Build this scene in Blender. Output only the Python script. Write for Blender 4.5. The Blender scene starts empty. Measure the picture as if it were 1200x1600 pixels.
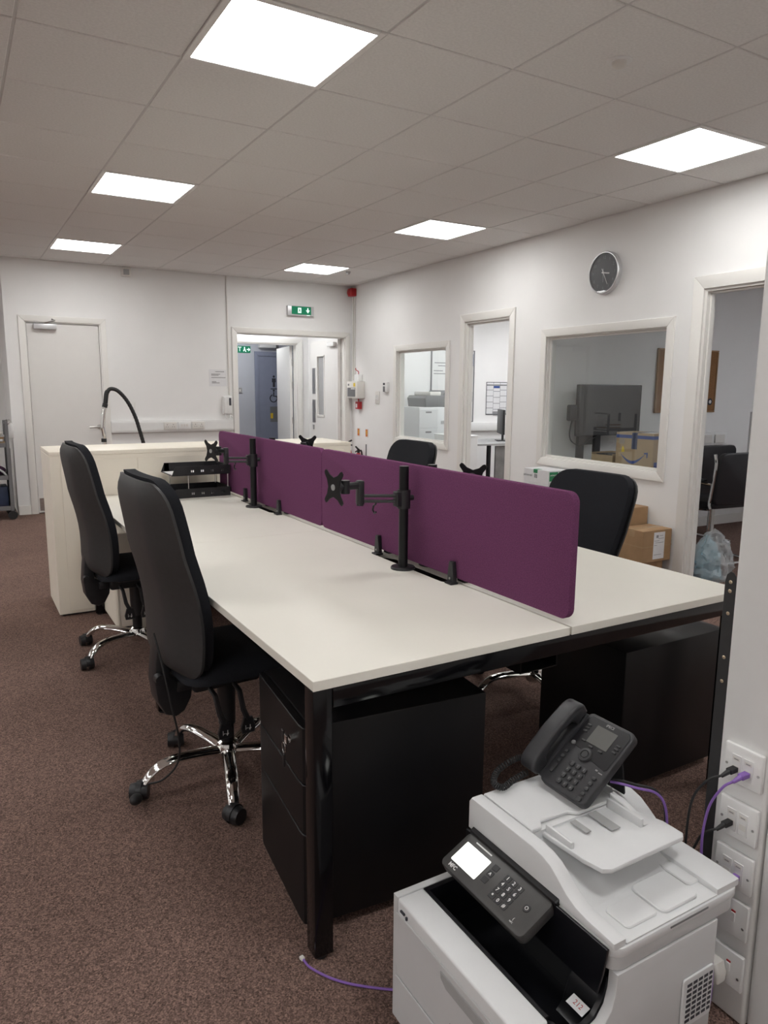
import bpy, bmesh, math, random
from mathutils import Vector, Matrix

random.seed(7)
PI = math.pi
scene = bpy.context.scene
COL = scene.collection

# ------------------------------------------------------------------ camera
YAW, PITCH, ROLL = 0.531362, -0.169104, 0.008315
CAM_H, FPX = 1.39147, 1136.04
fw = Vector((math.sin(YAW)*math.cos(PITCH), math.cos(YAW)*math.cos(PITCH), math.sin(PITCH)))
r0 = Vector((math.cos(YAW), -math.sin(YAW), 0)); u0 = r0.cross(fw)
rt = r0*math.cos(ROLL) + u0*math.sin(ROLL); up = -r0*math.sin(ROLL) + u0*math.cos(ROLL)
cam_d = bpy.data.cameras.new('camera'); cam = bpy.data.objects.new('camera', cam_d); COL.objects.link(cam)
cam_d.sensor_fit = 'HORIZONTAL'; cam_d.sensor_width = 36.0; cam_d.lens = FPX/1200*36.0
cam_d.clip_start = 0.02; cam_d.clip_end = 60
cam.matrix_world = Matrix(((rt.x, up.x, -fw.x, 0), (rt.y, up.y, -fw.y, 0), (rt.z, up.z, -fw.z, CAM_H), (0, 0, 0, 1)))
scene.camera = cam

# ------------------------------------------------------------------ light and exposure
world = bpy.data.worlds.new('world'); scene.world = world; world.use_nodes = True
world.node_tree.nodes['Background'].inputs[0].default_value = (0.02, 0.022, 0.03, 1)
world.node_tree.nodes['Background'].inputs[1].default_value = 0.2
scene.view_settings.view_transform = 'Standard'; scene.view_settings.look = 'None'
scene.view_settings.gamma = 1.0; scene.view_settings.use_curve_mapping = False
scene.view_settings.exposure = 0.70
PANEL_POWER = 10.0          # emission of the ceiling light panels
CZ = 2.687                  # ceiling height
YW = 8.686                  # face of the end wall
TX0, TY0 = 0.8952, 2.5477   # ceiling grid origin

# ------------------------------------------------------------------ helpers
class MB:
    """collects shapes into one bmesh"""
    def __init__(s): s.bm = bmesh.new()
    def box(s, x0, x1, y0, y1, z0, z1, bv=0.0, seg=2, M=None):
        m = Matrix.Translation(((x0+x1)/2, (y0+y1)/2, (z0+z1)/2)) @ Matrix.Diagonal((abs(x1-x0), abs(y1-y0), abs(z1-z0), 1))
        if M is not None: m = M @ m
        r = bmesh.ops.create_cube(s.bm, size=1.0, matrix=m)
        if bv > 0:
            es = list({e for v in r['verts'] for e in v.link_edges})
            bmesh.ops.bevel(s.bm, geom=es, offset=bv, segments=seg, affect='EDGES', profile=0.5)
        return s
    def prism(s, pts, d0, d1, f, bv=0.0, seg=2):
        """outline pts (u,v) extruded from w=d0 to d1; f maps (u,v,w) to a point"""
        a = [s.bm.verts.new(f(u, v, d0)) for u, v in pts]; b = [s.bm.verts.new(f(u, v, d1)) for u, v in pts]
        n = len(pts); fs = [s.bm.faces.new(a[::-1]), s.bm.faces.new(b)]
        for i in range(n): fs.append(s.bm.faces.new((a[i], a[(i+1) % n], b[(i+1) % n], b[i])))
        bmesh.ops.recalc_face_normals(s.bm, faces=fs)
        if bv > 0:
            es = list({e for fc in fs[:2] for e in fc.edges})
            bmesh.ops.bevel(s.bm, geom=es, offset=bv, segments=seg, affect='EDGES', profile=0.5)
        return s
    def cyl(s, p0, p1, r, r1=None, n=20):
        p0 = Vector(p0); p1 = Vector(p1); r1 = r if r1 is None else r1
        d = p1-p0; q = d.to_track_quat('Z', 'Y').to_matrix().to_4x4()
        bmesh.ops.create_cone(s.bm, cap_ends=True, segments=n, radius1=r, radius2=r1, depth=d.length,
                              matrix=Matrix.Translation((p0+p1)/2) @ q)
        return s
    def ell(s, c, rx, ry, rz, nu=16, nv=10, M=None):
        m = Matrix.Translation(c) @ Matrix.Diagonal((rx, ry, rz, 1))
        if M is not None: m = M @ m
        bmesh.ops.create_uvsphere(s.bm, u_segments=nu, v_segments=nv, radius=1.0, matrix=m)
        return s
    def lathe(s, prof, n=24, M=None):
        M = M or Matrix.Identity(4); rings = []
        for r, z in prof:
            if r < 1e-6: rings.append([s.bm.verts.new(M @ Vector((0, 0, z)))])
            else: rings.append([s.bm.verts.new(M @ Vector((r*math.cos(2*PI*k/n), r*math.sin(2*PI*k/n), z))) for k in range(n)])
        fs = []
        for a, b in zip(rings, rings[1:]):
            for k in range(n):
                k2 = (k+1) % n
                if len(a) == 1 and len(b) == 1: continue
                if len(a) == 1: fs.append(s.bm.faces.new((a[0], b[k2], b[k])))
                elif len(b) == 1: fs.append(s.bm.faces.new((a[k], a[k2], b[0])))
                else: fs.append(s.bm.faces.new((a[k], a[k2], b[k2], b[k])))
        bmesh.ops.recalc_face_normals(s.bm, faces=fs)
        return s
    def tube(s, pts, r, n=8, sx=1.0, sy=1.0, ref=(0, 0, 1)):
        pts = [Vector(p) for p in pts]; N = len(pts); rr = r if isinstance(r, (list, tuple)) else [r]*N
        rings = []; nrm = None
        for i, p in enumerate(pts):
            t = (pts[min(i+1, N-1)]-pts[max(i-1, 0)]).normalized()
            if nrm is None:
                a = Vector(ref)
                if abs(a.dot(t)) > .95: a = Vector((1, 0, 0)) if abs(t.x) < .9 else Vector((0, 1, 0))
                nrm = (a - t*a.dot(t)).normalized()
            else: nrm = (nrm - t*nrm.dot(t)).normalized()
            b = t.cross(nrm)
            rings.append([s.bm.verts.new(p + nrm*math.cos(2*PI*k/n)*rr[i]*sx + b*math.sin(2*PI*k/n)*rr[i]*sy) for k in range(n)])
        fs = [s.bm.faces.new(rings[0][::-1]), s.bm.faces.new(rings[-1])]
        for a, b in zip(rings, rings[1:]):
            for k in range(n): fs.append(s.bm.faces.new((a[k], a[(k+1) % n], b[(k+1) % n], b[k])))
        bmesh.ops.recalc_face_normals(s.bm, faces=fs)
        return s
    def pad(s, A, B):
        """closed body between two equal point grids A and B"""
        ra = [[s.bm.verts.new(p) for p in row] for row in A]; rb = [[s.bm.verts.new(p) for p in row] for row in B]
        m, n = len(A), len(A[0]); fs = []
        for j in range(m-1):
            for i in range(n-1):
                fs.append(s.bm.faces.new((ra[j][i], ra[j][i+1], ra[j+1][i+1], ra[j+1][i])))
                fs.append(s.bm.faces.new((rb[j][i], rb[j+1][i], rb[j+1][i+1], rb[j][i+1])))
        ring = [(0, i) for i in range(n)] + [(j, n-1) for j in range(1, m)] + [(m-1, i) for i in range(n-2, -1, -1)] + [(j, 0) for j in range(m-2, 0, -1)]
        for (j, i), (j2, i2) in zip(ring, ring[1:]+ring[:1]):
            fs.append(s.bm.faces.new((ra[j][i], rb[j][i], rb[j2][i2], ra[j2][i2])))
        bmesh.ops.recalc_face_normals(s.bm, faces=fs)
        return s
    def text(s, txt, size, M, ext=0.0003, bold=0.0):
        cu = bpy.data.curves.new('lettering', 'FONT'); cu.body = txt; cu.size = size; cu.extrude = ext; cu.offset = bold
        cu.align_x = 'CENTER'; cu.align_y = 'CENTER'; cu.resolution_u = 2
        o = bpy.data.objects.new('lettering', cu)
        me = bpy.data.meshes.new_from_object(o)
        k = len(s.bm.verts); s.bm.from_mesh(me); s.bm.verts.ensure_lookup_table()
        for v in list(s.bm.verts)[k:]: v.co = M @ v.co
        bpy.data.objects.remove(o); bpy.data.curves.remove(cu); bpy.data.meshes.remove(me)
        return s
    def obj(s, name, mat, parent=None, smooth=35, loc=None, rz=0.0):
        me = bpy.data.meshes.new(name); s.bm.to_mesh(me); s.bm.free()
        if smooth:
            for p in me.polygons: p.use_smooth = True
            me.set_sharp_from_angle(angle=math.radians(smooth))
        me.materials.append(mat)
        o = bpy.data.objects.new(name, me); COL.objects.link(o)
        if parent: o.parent = parent
        if loc is not None: o.location = loc
        if rz: o.rotation_euler.z = rz
        return o

def tag(o, label, cat, group=None):
    o['label'] = label; o['category'] = cat
    if group: o['group'] = group
    return o
def thing(name, label, cat, loc=(0, 0, 0), rz=0.0, group=None):
    o = bpy.data.objects.new(name, None); COL.objects.link(o); o.empty_display_size = 0.05
    o.location = loc; o.rotation_euler = (0, 0, rz); return tag(o, label, cat, group)
def setting(name, loc=(0, 0, 0), rz=0.0):
    o = bpy.data.objects.new(name, None); COL.objects.link(o); o.location = loc; o.rotation_euler = (0, 0, rz)
    o['kind'] = 'structure'; return o
def struct(o): o['kind'] = 'structure'; return o
def copy_tree(o, parent=None):
    c = o.copy(); COL.objects.link(c); c.parent = parent
    for ch in list(o.children): copy_tree(ch, c)
    return c
def axes(o, e1, e2, e3):
    e1, e2, e3 = Vector(e1).normalized(), Vector(e2).normalized(), Vector(e3).normalized()
    return Matrix(((e1.x, e2.x, e3.x, o[0]), (e1.y, e2.y, e3.y, o[1]), (e1.z, e2.z, e3.z, o[2]), (0, 0, 0, 1)))
def rrect(w, h, r, n=5, cx=0.0, cy=0.0):
    pts = []
    for k, (sx, sy) in enumerate(((1, 1), (-1, 1), (-1, -1), (1, -1))):
        for i in range(n+1):
            a = PI/2*(k + i/n); pts.append((cx+sx*(w/2-r)+r*math.cos(a), cy+sy*(h/2-r)+r*math.sin(a)))
    return pts
def bez(p0, p1, p2, p3, n=12):
    p0, p1, p2, p3 = map(Vector, (p0, p1, p2, p3))
    return [p0*(1-t)**3 + p1*3*t*(1-t)**2 + p2*3*t*t*(1-t) + p3*t**3 for t in [i/n for i in range(n+1)]]
def catmull(P, n=6):
    P = [Vector(p) for p in P]; Q = [P[0]*2-P[1]] + P + [P[-1]*2-P[-2]]; out = []
    for i in range(1, len(Q)-2):
        for k in range(n):
            t = k/n; a, b, c, d = Q[i-1:i+3]
            out.append(0.5*((2*b)+(-a+c)*t+(2*a-5*b+4*c-d)*t*t+(-a+3*b-3*c+d)*t**3))
    return out+[P[-1]]
XY = lambda u, v, w: (u, v, w)
XZ = lambda u, v, w: (u, w, v)
YZ = lambda u, v, w: (w, u, v)

# ------------------------------------------------------------------ materials (all procedural)
def mat(name, col, rough=0.5, metal=0.0, noise=0.0, nscale=40.0, bump=0.0, bscale=200.0, spec=0.5, emit=0.0, emitcol=None, detail=4.0):
    m = bpy.data.materials.new(name); m.use_nodes = True; nt = m.node_tree; b = nt.nodes['Principled BSDF']
    c = (*col, 1)
    b.inputs['Base Color'].default_value = c; b.inputs['Roughness'].default_value = rough; b.inputs['Metallic'].default_value = metal
    b.inputs['Specular IOR Level'].default_value = spec
    if emit: b.inputs['Emission Color'].default_value = (*(emitcol or col), 1); b.inputs['Emission Strength'].default_value = emit
    tc = nt.nodes.new('ShaderNodeTexCoord')
    if noise > 0:
        n = nt.nodes.new('ShaderNodeTexNoise'); n.inputs['Scale'].default_value = nscale; n.inputs['Detail'].default_value = detail
        nt.links.new(tc.outputs['Object'], n.inputs['Vector'])
        rp = nt.nodes.new('ShaderNodeValToRGB')
        rp.color_ramp.elements[0].position = 0.3; rp.color_ramp.elements[1].position = 0.7
        rp.color_ramp.elements[0].color = (*[x*(1-noise) for x in col], 1); rp.color_ramp.elements[1].color = (*[min(1, x*(1+noise)) for x in col], 1)
        nt.links.new(n.outputs['Fac'], rp.inputs['Fac']); nt.links.new(rp.outputs['Color'], b.inputs['Base Color'])
    if bump > 0:
        n2 = nt.nodes.new('ShaderNodeTexNoise'); n2.inputs['Scale'].default_value = bscale; n2.inputs['Detail'].default_value = 3
        nt.links.new(tc.outputs['Object'], n2.inputs['Vector'])
        bp = nt.nodes.new('ShaderNodeBump'); bp.inputs['Strength'].default_value = bump; bp.inputs['Distance'].default_value = 0.002
        nt.links.new(n2.outputs['Fac'], bp.inputs['Height']); nt.links.new(bp.outputs['Normal'], b.inputs['Normal'])
    return m
def mat_carpet():
    m = mat('carpet_pile', (0.175, 0.118, 0.101), 0.95, noise=0.6, nscale=230, bump=0.9, bscale=420, spec=0.1)
    nt = m.node_tree; b = nt.nodes['Principled BSDF']; src = b.inputs['Base Color'].links[0].from_socket
    tc = nt.nodes['Texture Coordinate']
    n = nt.nodes.new('ShaderNodeTexNoise'); n.inputs['Scale'].default_value = 1.3; n.inputs['Detail'].default_value = 5
    nt.links.new(tc.outputs['Object'], n.inputs['Vector'])
    v = nt.nodes.new('ShaderNodeTexVoronoi'); v.inputs['Scale'].default_value = 170
    nt.links.new(tc.outputs['Object'], v.inputs['Vector'])
    rp = nt.nodes.new('ShaderNodeValToRGB'); rp.color_ramp.elements[0].color = (0.52, 0.52, 0.52, 1); rp.color_ramp.elements[1].color = (1.6, 1.55, 1.5, 1)
    nt.links.new(v.outputs['Color'], rp.inputs['Fac'])
    rp2 = nt.nodes.new('ShaderNodeValToRGB'); rp2.color_ramp.elements[0].color = (0.85, 0.84, 0.84, 1); rp2.color_ramp.elements[1].color = (1.12, 1.1, 1.1, 1)
    rp2.color_ramp.elements[0].position = .3; rp2.color_ramp.elements[1].position = .7
    nt.links.new(n.outputs['Fac'], rp2.inputs['Fac'])
    m1 = nt.nodes.new('ShaderNodeMixRGB'); m1.blend_type = 'MULTIPLY'; m1.inputs[0].default_value = 1
    m2 = nt.nodes.new('ShaderNodeMixRGB'); m2.blend_type = 'MULTIPLY'; m2.inputs[0].default_value = 1
    nt.links.new(src, m1.inputs[1]); nt.links.new(rp.outputs['Color'], m1.inputs[2])
    nt.links.new(m1.outputs[0], m2.inputs[1]); nt.links.new(rp2.outputs['Color'], m2.inputs[2])
    nt.links.new(m2.outputs[0], b.inputs['Base Color'])
    return m
def mat_glass(name, tint=(0.955, 0.975, 0.97), k=1.25):
    m = bpy.data.materials.new(name); m.use_nodes = True; nt = m.node_tree; nt.nodes.clear()
    out = nt.nodes.new('ShaderNodeOutputMaterial'); mx = nt.nodes.new('ShaderNodeMixShader')
    tr = nt.nodes.new('ShaderNodeBsdfTransparent'); tr.inputs[0].default_value = (*tint, 1)
    gl = nt.nodes.new('ShaderNodeBsdfGlossy'); gl.inputs['Roughness'].default_value = 0.0; gl.inputs[0].default_value = (1, 1, 1, 1)
    lw = nt.nodes.new('ShaderNodeLayerWeight'); lw.inputs['Blend'].default_value = 0.5      # Schlick reflectance, the same from both sides
    pw = nt.nodes.new('ShaderNodeMath'); pw.operation = 'POWER'; pw.inputs[1].default_value = 5
    mu = nt.nodes.new('ShaderNodeMath'); mu.operation = 'MULTIPLY_ADD'; mu.inputs[1].default_value = 0.96; mu.inputs[2].default_value = 0.04*k; mu.use_clamp = True
    nt.links.new(lw.outputs['Facing'], pw.inputs[0]); nt.links.new(pw.outputs[0], mu.inputs[0]); nt.links.new(mu.outputs[0], mx.inputs[0])
    nt.links.new(tr.outputs[0], mx.inputs[1]); nt.links.new(gl.outputs[0], mx.inputs[2]); nt.links.new(mx.outputs[0], out.inputs[0])
    return m
def mat_film(name, col, alpha, rough=0.25):
    m = mat(name, col, rough, bump=0.6, bscale=30); m.node_tree.nodes['Principled BSDF'].inputs['Alpha'].default_value = alpha
    return m

W = {}
W['wall'] = mat('wall_paint', (0.83, 0.825, 0.815), 0.7, noise=0.015, nscale=3, bump=0.12, bscale=260, spec=0.3)
W['wall_cool'] = mat('corridor_paint', (0.50, 0.515, 0.56), 0.7, noise=0.02, nscale=3, spec=0.3)
W['gloss'] = mat('white_gloss_paint', (0.80, 0.785, 0.75), 0.32, bump=0.06, bscale=60)
W['door'] = mat('door_laminate', (0.75, 0.735, 0.71), 0.4, noise=0.01, nscale=8)
W['bluedoor'] = mat('blue_grey_door_laminate', (0.235, 0.255, 0.335), 0.45, noise=0.03, nscale=8)
W['carpet'] = mat_carpet()
W['tile'] = mat('mineral_ceiling_tile', (0.80, 0.79, 0.775), 0.9, noise=0.05, nscale=90, bump=0.5, bscale=300, spec=0.1)
W['grid'] = mat('ceiling_grid_enamel', (0.62, 0.61, 0.60), 0.5, noise=0.02, nscale=20)
W['lightframe'] = mat('light_frame_enamel', (0.8, 0.8, 0.78), 0.4, noise=0.02, nscale=20)
W['panel'] = mat('light_diffuser', (0.9, 0.9, 0.9), 0.5, emit=PANEL_POWER, emitcol=(1.0, 1.0, 0.985))
W['panel_cool'] = mat('cool_light_diffuser', (0.9, 0.9, 0.9), 0.5, emit=10.5, emitcol=(0.97, 0.985, 1.0))
W['panel_fill'] = mat('added_fill_diffuser', (0.9, 0.9, 0.9), 0.5, emit=12.0, emitcol=(0.93, 0.95, 1.0))  # glow of the fill panels added in the meeting room
W['desk'] = mat('white_desk_melamine', (0.80, 0.775, 0.70), 0.38, noise=0.012, nscale=5, bump=0.05, bscale=500)
W['deskedge'] = mat('desk_edge_band', (0.74, 0.72, 0.66), 0.45, noise=0.01, nscale=5)
W['cab'] = mat('cream_steel_cabinet', (0.87, 0.81, 0.70), 0.42, noise=0.015, nscale=6, bump=0.05, bscale=300)
W['blackgloss'] = mat('black_gloss_steel', (0.004, 0.004, 0.005), 0.12, noise=0.1, nscale=10, spec=0.35)
W['blacksteel'] = mat('black_satin_steel', (0.0045, 0.0045, 0.0055), 0.42, noise=0.1, nscale=12, bump=0.1, bscale=600, spec=0.32)
W['blackplastic'] = mat('black_plastic', (0.014, 0.014, 0.016), 0.42, noise=0.15, nscale=60, bump=0.15, bscale=900)
W['shell'] = mat('charcoal_chair_shell', (0.030, 0.030, 0.031), 0.52, noise=0.1, nscale=60, bump=0.25, bscale=900)
W['fabric'] = mat('black_upholstery', (0.015, 0.016, 0.020), 0.85, noise=0.3, nscale=500, bump=0.6, bscale=900, spec=0.2)
W['leather'] = mat('black_faux_leather', (0.013, 0.013, 0.016), 0.45, noise=0.1, nscale=80, bump=0.2, bscale=300)
W['chrome'] = mat('chrome', (0.78, 0.78, 0.77), 0.08, 1.0, noise=0.02, nscale=10)
W['steel'] = mat('brushed_steel', (0.52, 0.51, 0.50), 0.3, 1.0, noise=0.08, nscale=60)
W['brass'] = mat('zinc_bolt', (0.62, 0.52, 0.38), 0.35, 1.0, noise=0.08, nscale=60)
W['felt'] = mat('purple_felt', (0.156, 0.051, 0.122), 0.95, noise=0.22, nscale=330, bump=0.5, bscale=600, spec=0.1, detail=8)
W['printer'] = mat('pale_grey_printer_plastic', (0.665, 0.67, 0.675), 0.45, noise=0.01, nscale=20, bump=0.12, bscale=900)
W['printer_side'] = mat('warm_grey_printer_plastic', (0.555, 0.555, 0.56), 0.5, noise=0.01, nscale=20, bump=0.12, bscale=900)
W['pblack'] = mat('black_printer_plastic', (0.006, 0.006, 0.008), 0.3, noise=0.1, nscale=30, bump=0.05, bscale=900)
W['pdark'] = mat('dark_grey_panel_plastic', (0.055, 0.053, 0.052), 0.42, noise=0.08, nscale=30, bump=0.1, bscale=900)
W['key'] = mat('dark_key_plastic', (0.030, 0.030, 0.032), 0.4, noise=0.08, nscale=60)
W['legend'] = mat('white_legend_print', (0.75, 0.75, 0.74), 0.5, noise=0.02, nscale=30)
W['legend_dim'] = mat('grey_legend_print', (0.22, 0.22, 0.22), 0.5, noise=0.02, nscale=30)
W['screen_on'] = mat('lit_screen', (0.9, 0.92, 0.88), 0.2, emit=0.85, emitcol=(0.95, 0.98, 0.92), noise=0.01, nscale=30)
W['screen_off'] = mat('grey_lcd_screen', (0.13, 0.13, 0.125), 0.15, noise=0.03, nscale=20)
W['phone'] = mat('charcoal_phone_plastic', (0.027, 0.027, 0.030), 0.42, noise=0.08, nscale=60, bump=0.15, bscale=1200)
W['white'] = mat('white_plastic', (0.78, 0.78, 0.77), 0.35, noise=0.01, nscale=20)
W['cream'] = mat('aged_white_plastic', (0.72, 0.70, 0.66), 0.4, noise=0.01, nscale=20)
W['grey'] = mat('grey_plastic', (0.36, 0.36, 0.36), 0.5, noise=0.04, nscale=20)
W['midgrey'] = mat('mid_grey_plastic', (0.16, 0.16, 0.165), 0.5, noise=0.05, nscale=20)
W['purple'] = mat('purple_cable_sheath', (0.22, 0.11, 0.40), 0.45, noise=0.05, nscale=40)
W['black'] = mat('black_rubber', (0.012, 0.012, 0.013), 0.55, noise=0.15, nscale=40)
W['card'] = mat('brown_cardboard', (0.36, 0.225, 0.12), 0.85, noise=0.07, nscale=14, bump=0.2, bscale=90)
W['card2'] = mat('tan_cardboard', (0.40, 0.29, 0.18), 0.85, noise=0.07, nscale=14, bump=0.2, bscale=90)
W['tape'] = mat('parcel_tape', (0.42, 0.29, 0.17), 0.25, noise=0.05, nscale=20)
W['paper'] = mat('white_paper', (0.74, 0.74, 0.75), 0.7, noise=0.02, nscale=30)
W['print'] = mat('grey_print', (0.26, 0.26, 0.27), 0.7, noise=0.05, nscale=60)
W['ink'] = mat('dark_print', (0.03, 0.03, 0.04), 0.6, noise=0.05, nscale=60)
W['green'] = mat('green_print', (0.02, 0.22, 0.09), 0.5, noise=0.05, nscale=40)
W['exitgreen'] = mat('exit_sign_green', (0.0, 0.16, 0.075), 0.35, emit=0.12, emitcol=(0.0, 0.30, 0.14), noise=0.03, nscale=30)
W['exitwhite'] = mat('exit_sign_white', (0.7, 0.82, 0.76), 0.4, emit=0.5, emitcol=(0.75, 1.0, 0.88), noise=0.01, nscale=30)
W['red'] = mat('red_plastic', (0.42, 0.012, 0.018), 0.35, noise=0.05, nscale=30)
W['orange'] = mat('orange_print', (0.65, 0.17, 0.04), 0.5, noise=0.05, nscale=30)
W['yellow'] = mat('yellow_print', (0.72, 0.52, 0.04), 0.5, noise=0.05, nscale=30)
W['blue'] = mat('blue_print', (0.03, 0.07, 0.26), 0.5, noise=0.05, nscale=30)
W['navy'] = mat('navy_tape', (0.035, 0.05, 0.11), 0.35, noise=0.05, nscale=30)
W['cork'] = mat('cork_board', (0.27, 0.135, 0.055), 0.9, noise=0.25, nscale=120, bump=0.4, bscale=300)
W['clockdial'] = mat('slate_clock_dial', (0.070, 0.074, 0.082), 0.5, noise=0.03, nscale=20)
W['clockmark'] = mat('grey_clock_numerals', (0.20, 0.21, 0.22), 0.5, noise=0.03, nscale=20)
W['silver'] = mat('silver_paint', (0.60, 0.60, 0.61), 0.35, 0.3, noise=0.02, nscale=20)
W['greydesk'] = mat('grey_oak_desk', (0.20, 0.195, 0.19), 0.5, noise=0.2, nscale=9)
W['navyplastic'] = mat('navy_tub', (0.02, 0.035, 0.08), 0.5, noise=0.1, nscale=20)
W['mauve'] = mat('mauve_cloth', (0.14, 0.06, 0.13), 0.9, noise=0.2, nscale=60)
W['bagfilm'] = mat_film('clear_bag_film', (0.80, 0.82, 0.83), 0.36, 0.18)
W['tvdark'] = mat('dark_display_panel', (0.022, 0.022, 0.026), 0.25, noise=0.05, nscale=20)
W['bluefoam'] = mat('pale_blue_wrapping', (0.30, 0.55, 0.66), 0.6, noise=0.15, nscale=20, bump=0.5, bscale=40)
W['pane'] = mat_glass('window_glass')
W['clear'] = mat_glass('thin_clear_plastic', (0.97, 0.97, 0.97), 1.0)
# ================================================================== THE SETTING
RTH = math.atan(0.0441); RO = (4.21, 0.0, 0.0)      # the right-hand wall runs at a slight angle
def RF(t, s, z=0.0):
    return (RO[0] + t*math.cos(RTH) + s*math.sin(RTH), s*math.cos(RTH) - t*math.sin(RTH), z)
TH = 0.085                                          # thickness of the right-hand wall
def wall_cells(m, a0, a1, h, d0, d1, f, openings):
    """wall from a0 to a1, height h, thickness d0..d1, with openings (a0,a1,z0,z1)"""
    xs = sorted({a0, a1, *[o[0] for o in openings], *[o[1] for o in openings]})
    for x0, x1 in zip(xs, xs[1:]):
        cuts = sorted([(o[2], o[3]) for o in openings if o[0] <= x0+1e-6 and o[1] >= x1-1e-6])
        z = 0.0
        for c0, c1 in cuts + [(h, h)]:
            if c0 - z > 1e-4: m.prism([(x0, z), (x1, z), (x1, c0), (x0, c0)], d0, d1, f)
            z = c1
    return m

struct(MB().box(-9.2, 9.0, -3.8, 13.6, -0.1, 0.0).obj('floor', W['carpet'], smooth=0))
WH = 2.80
struct(wall_cells(MB(), 0.52, 4.72, WH, YW, YW+0.13, XZ, [(0.695, 1.470, 0, 2.065), (2.995, 4.515, 0, 2.055)]).obj('wall_end', W['wall'], smooth=0))
struct(MB().box(0.52, 0.64, YW+0.13, 9.75, 0, WH).obj('wall_return', W['wall'], smooth=0))
struct(MB().box(-9.15, 0.52, 9.63, 9.75, 0, WH).obj('wall_recess', W['wall'], smooth=0))
struct(MB().box(-9.15, -9.03, -3.5, 9.63, 0, WH).obj('wall_left', W['wall'], smooth=0))
struct(MB().box(-9.15, 4.05, -3.62, -3.5, 0, WH).obj('wall_front', W['wall'], smooth=0))
W1 = (3.50, 4.815, 0.785, 1.85); W2 = (6.355, 7.47, 0.79, 1.835); DR = (2.33, 3.245, 0, 2.065); DM = (5.30, 6.055, 0, 2.055)
wr = wall_cells(MB(), -3.52, 8.83, WH, 0.0, TH, YZ, [W1, W2, DR, DM]).obj('wall_right', W['wall'], smooth=0, loc=RO, rz=-RTH); struct(wr)

# rooms behind the right wall (in the right wall's own axes)
def rstruct(name, m, mt, smooth=0): return struct(m.obj(name, mt, smooth=smooth, loc=RO, rz=-RTH))
rstruct('wall_partition', MB().box(TH, 4.2, 4.86, 4.98, 0, WH), W['wall'])
rstruct('wall_office_far', MB().box(TH, 4.2, 8.72, 8.84, 0, WH), W['wall'])
rstruct('wall_office_side', MB().box(4.2, 4.32, -0.2, 8.84, 0, WH), W['wall'])
rstruct('wall_meeting_near', MB().box(TH, 4.2, -0.2, -0.08, 0, WH), W['wall'])
rstruct('ceiling_meeting', MB().box(TH, 4.2, -0.08, 4.86, 2.55, 2.6), W['tile'])
rstruct('ceiling_office', MB().box(TH, 4.2, 4.98, 8.72, 2.55, 2.6), W['tile'])
rstruct('baseboard_meeting', MB().box(TH, 4.19, 4.842, 4.859, 0, 0.10, 0.003), W['gloss'])
rstruct('baseboard_office', MB().box(0.15, 4.19, 8.702, 8.719, 0, 0.10, 0.003), W['gloss'])

# lobby and corridor behind the end wall
struct(MB().box(2.5, 2.62, YW+0.13, 10.0, 0, 2.55).obj('wall_lobby_left', W['wall'], smooth=0))
struct(MB().box(4.56, 4.68, YW+0.19, 10.0, 0, 2.55).obj('wall_lobby_right', W['wall'], smooth=0))
struct(wall_cells(MB(), 2.5, 5.6, 2.55, 10.0, 10.12, XZ, [(3.40, 4.40, 0, 2.02)]).obj('wall_lobby_back', W['wall'], smooth=0))
struct(wall_cells(MB(), 2.5, 5.8, 2.55, 11.8, 11.92, XZ, []).obj('wall_corridor', W['wall_cool'], smooth=0))
struct(MB().box(2.5, 2.62, 10.12, 11.8, 0, 2.55).obj('wall_corridor_left', W['wall_cool'], smooth=0))
struct(MB().box(5.48, 5.6, 10.12, 11.8, 0, 2.55).obj('wall_corridor_right', W['wall_cool'], smooth=0))
struct(MB().box(2.5, 5.6, YW+0.13, 11.9, 2.5, 2.56).obj('ceiling_lobby', W['tile'], smooth=0))

# ------------------------------------------------------------------ suspended ceiling: grid and tiles
ceil = setting('ceiling', (0, 0, 0))
MB().box(-9.1, 4.6, -3.6, 9.7, CZ+0.035, CZ+0.075).obj('slab', W['grid'], ceil, smooth=0)
def wall_x(y): return 4.21 + 0.0441*y - 0.004
def clip_tile(x0, x1, y0, y1):
    """outline of a tile cut back along the right-hand wall"""
    P = [(x0, y0), (x1, y0), (x1, y1), (x0, y1)]; out = []
    for (ax, ay), (bx, by) in zip(P, P[1:]+P[:1]):
        fa, fb = ax-wall_x(ay), bx-wall_x(by)
        if fa <= 0: out.append((ax, ay))
        if (fa < 0) != (fb < 0) and fa != fb:
            t = fa/(fa-fb); out.append((ax+(bx-ax)*t, ay+(by-ay)*t))
    return out
g = MB()
for i in range(-16, 7):
    x = TX0+0.6*i
    if x < -9.0: continue
    y0 = -3.5 if x < 4.03 else (x-4.21)/0.0441 + 0.25
    y1 = 9.62 if x < 0.5 else YW-0.003
    if y1-y0 > 0.1: g.box(x-0.012, x+0.012, y0, y1, CZ+0.004, CZ+0.034)
for j in range(-10, 12):
    y = TY0+0.6*j
    if y < -3.5 or y > 9.6: continue
    x1 = 0.51 if y > YW-0.02 else wall_x(y)-0.01
    g.box(-9.02, x1, y-0.012, y+0.012, CZ+0.0045, CZ+0.033)
g.obj('grid_rails', W['grid'], ceil, smooth=0)
G = 0.0045
full = None; rest = MB(); LIGHTS = []
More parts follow.
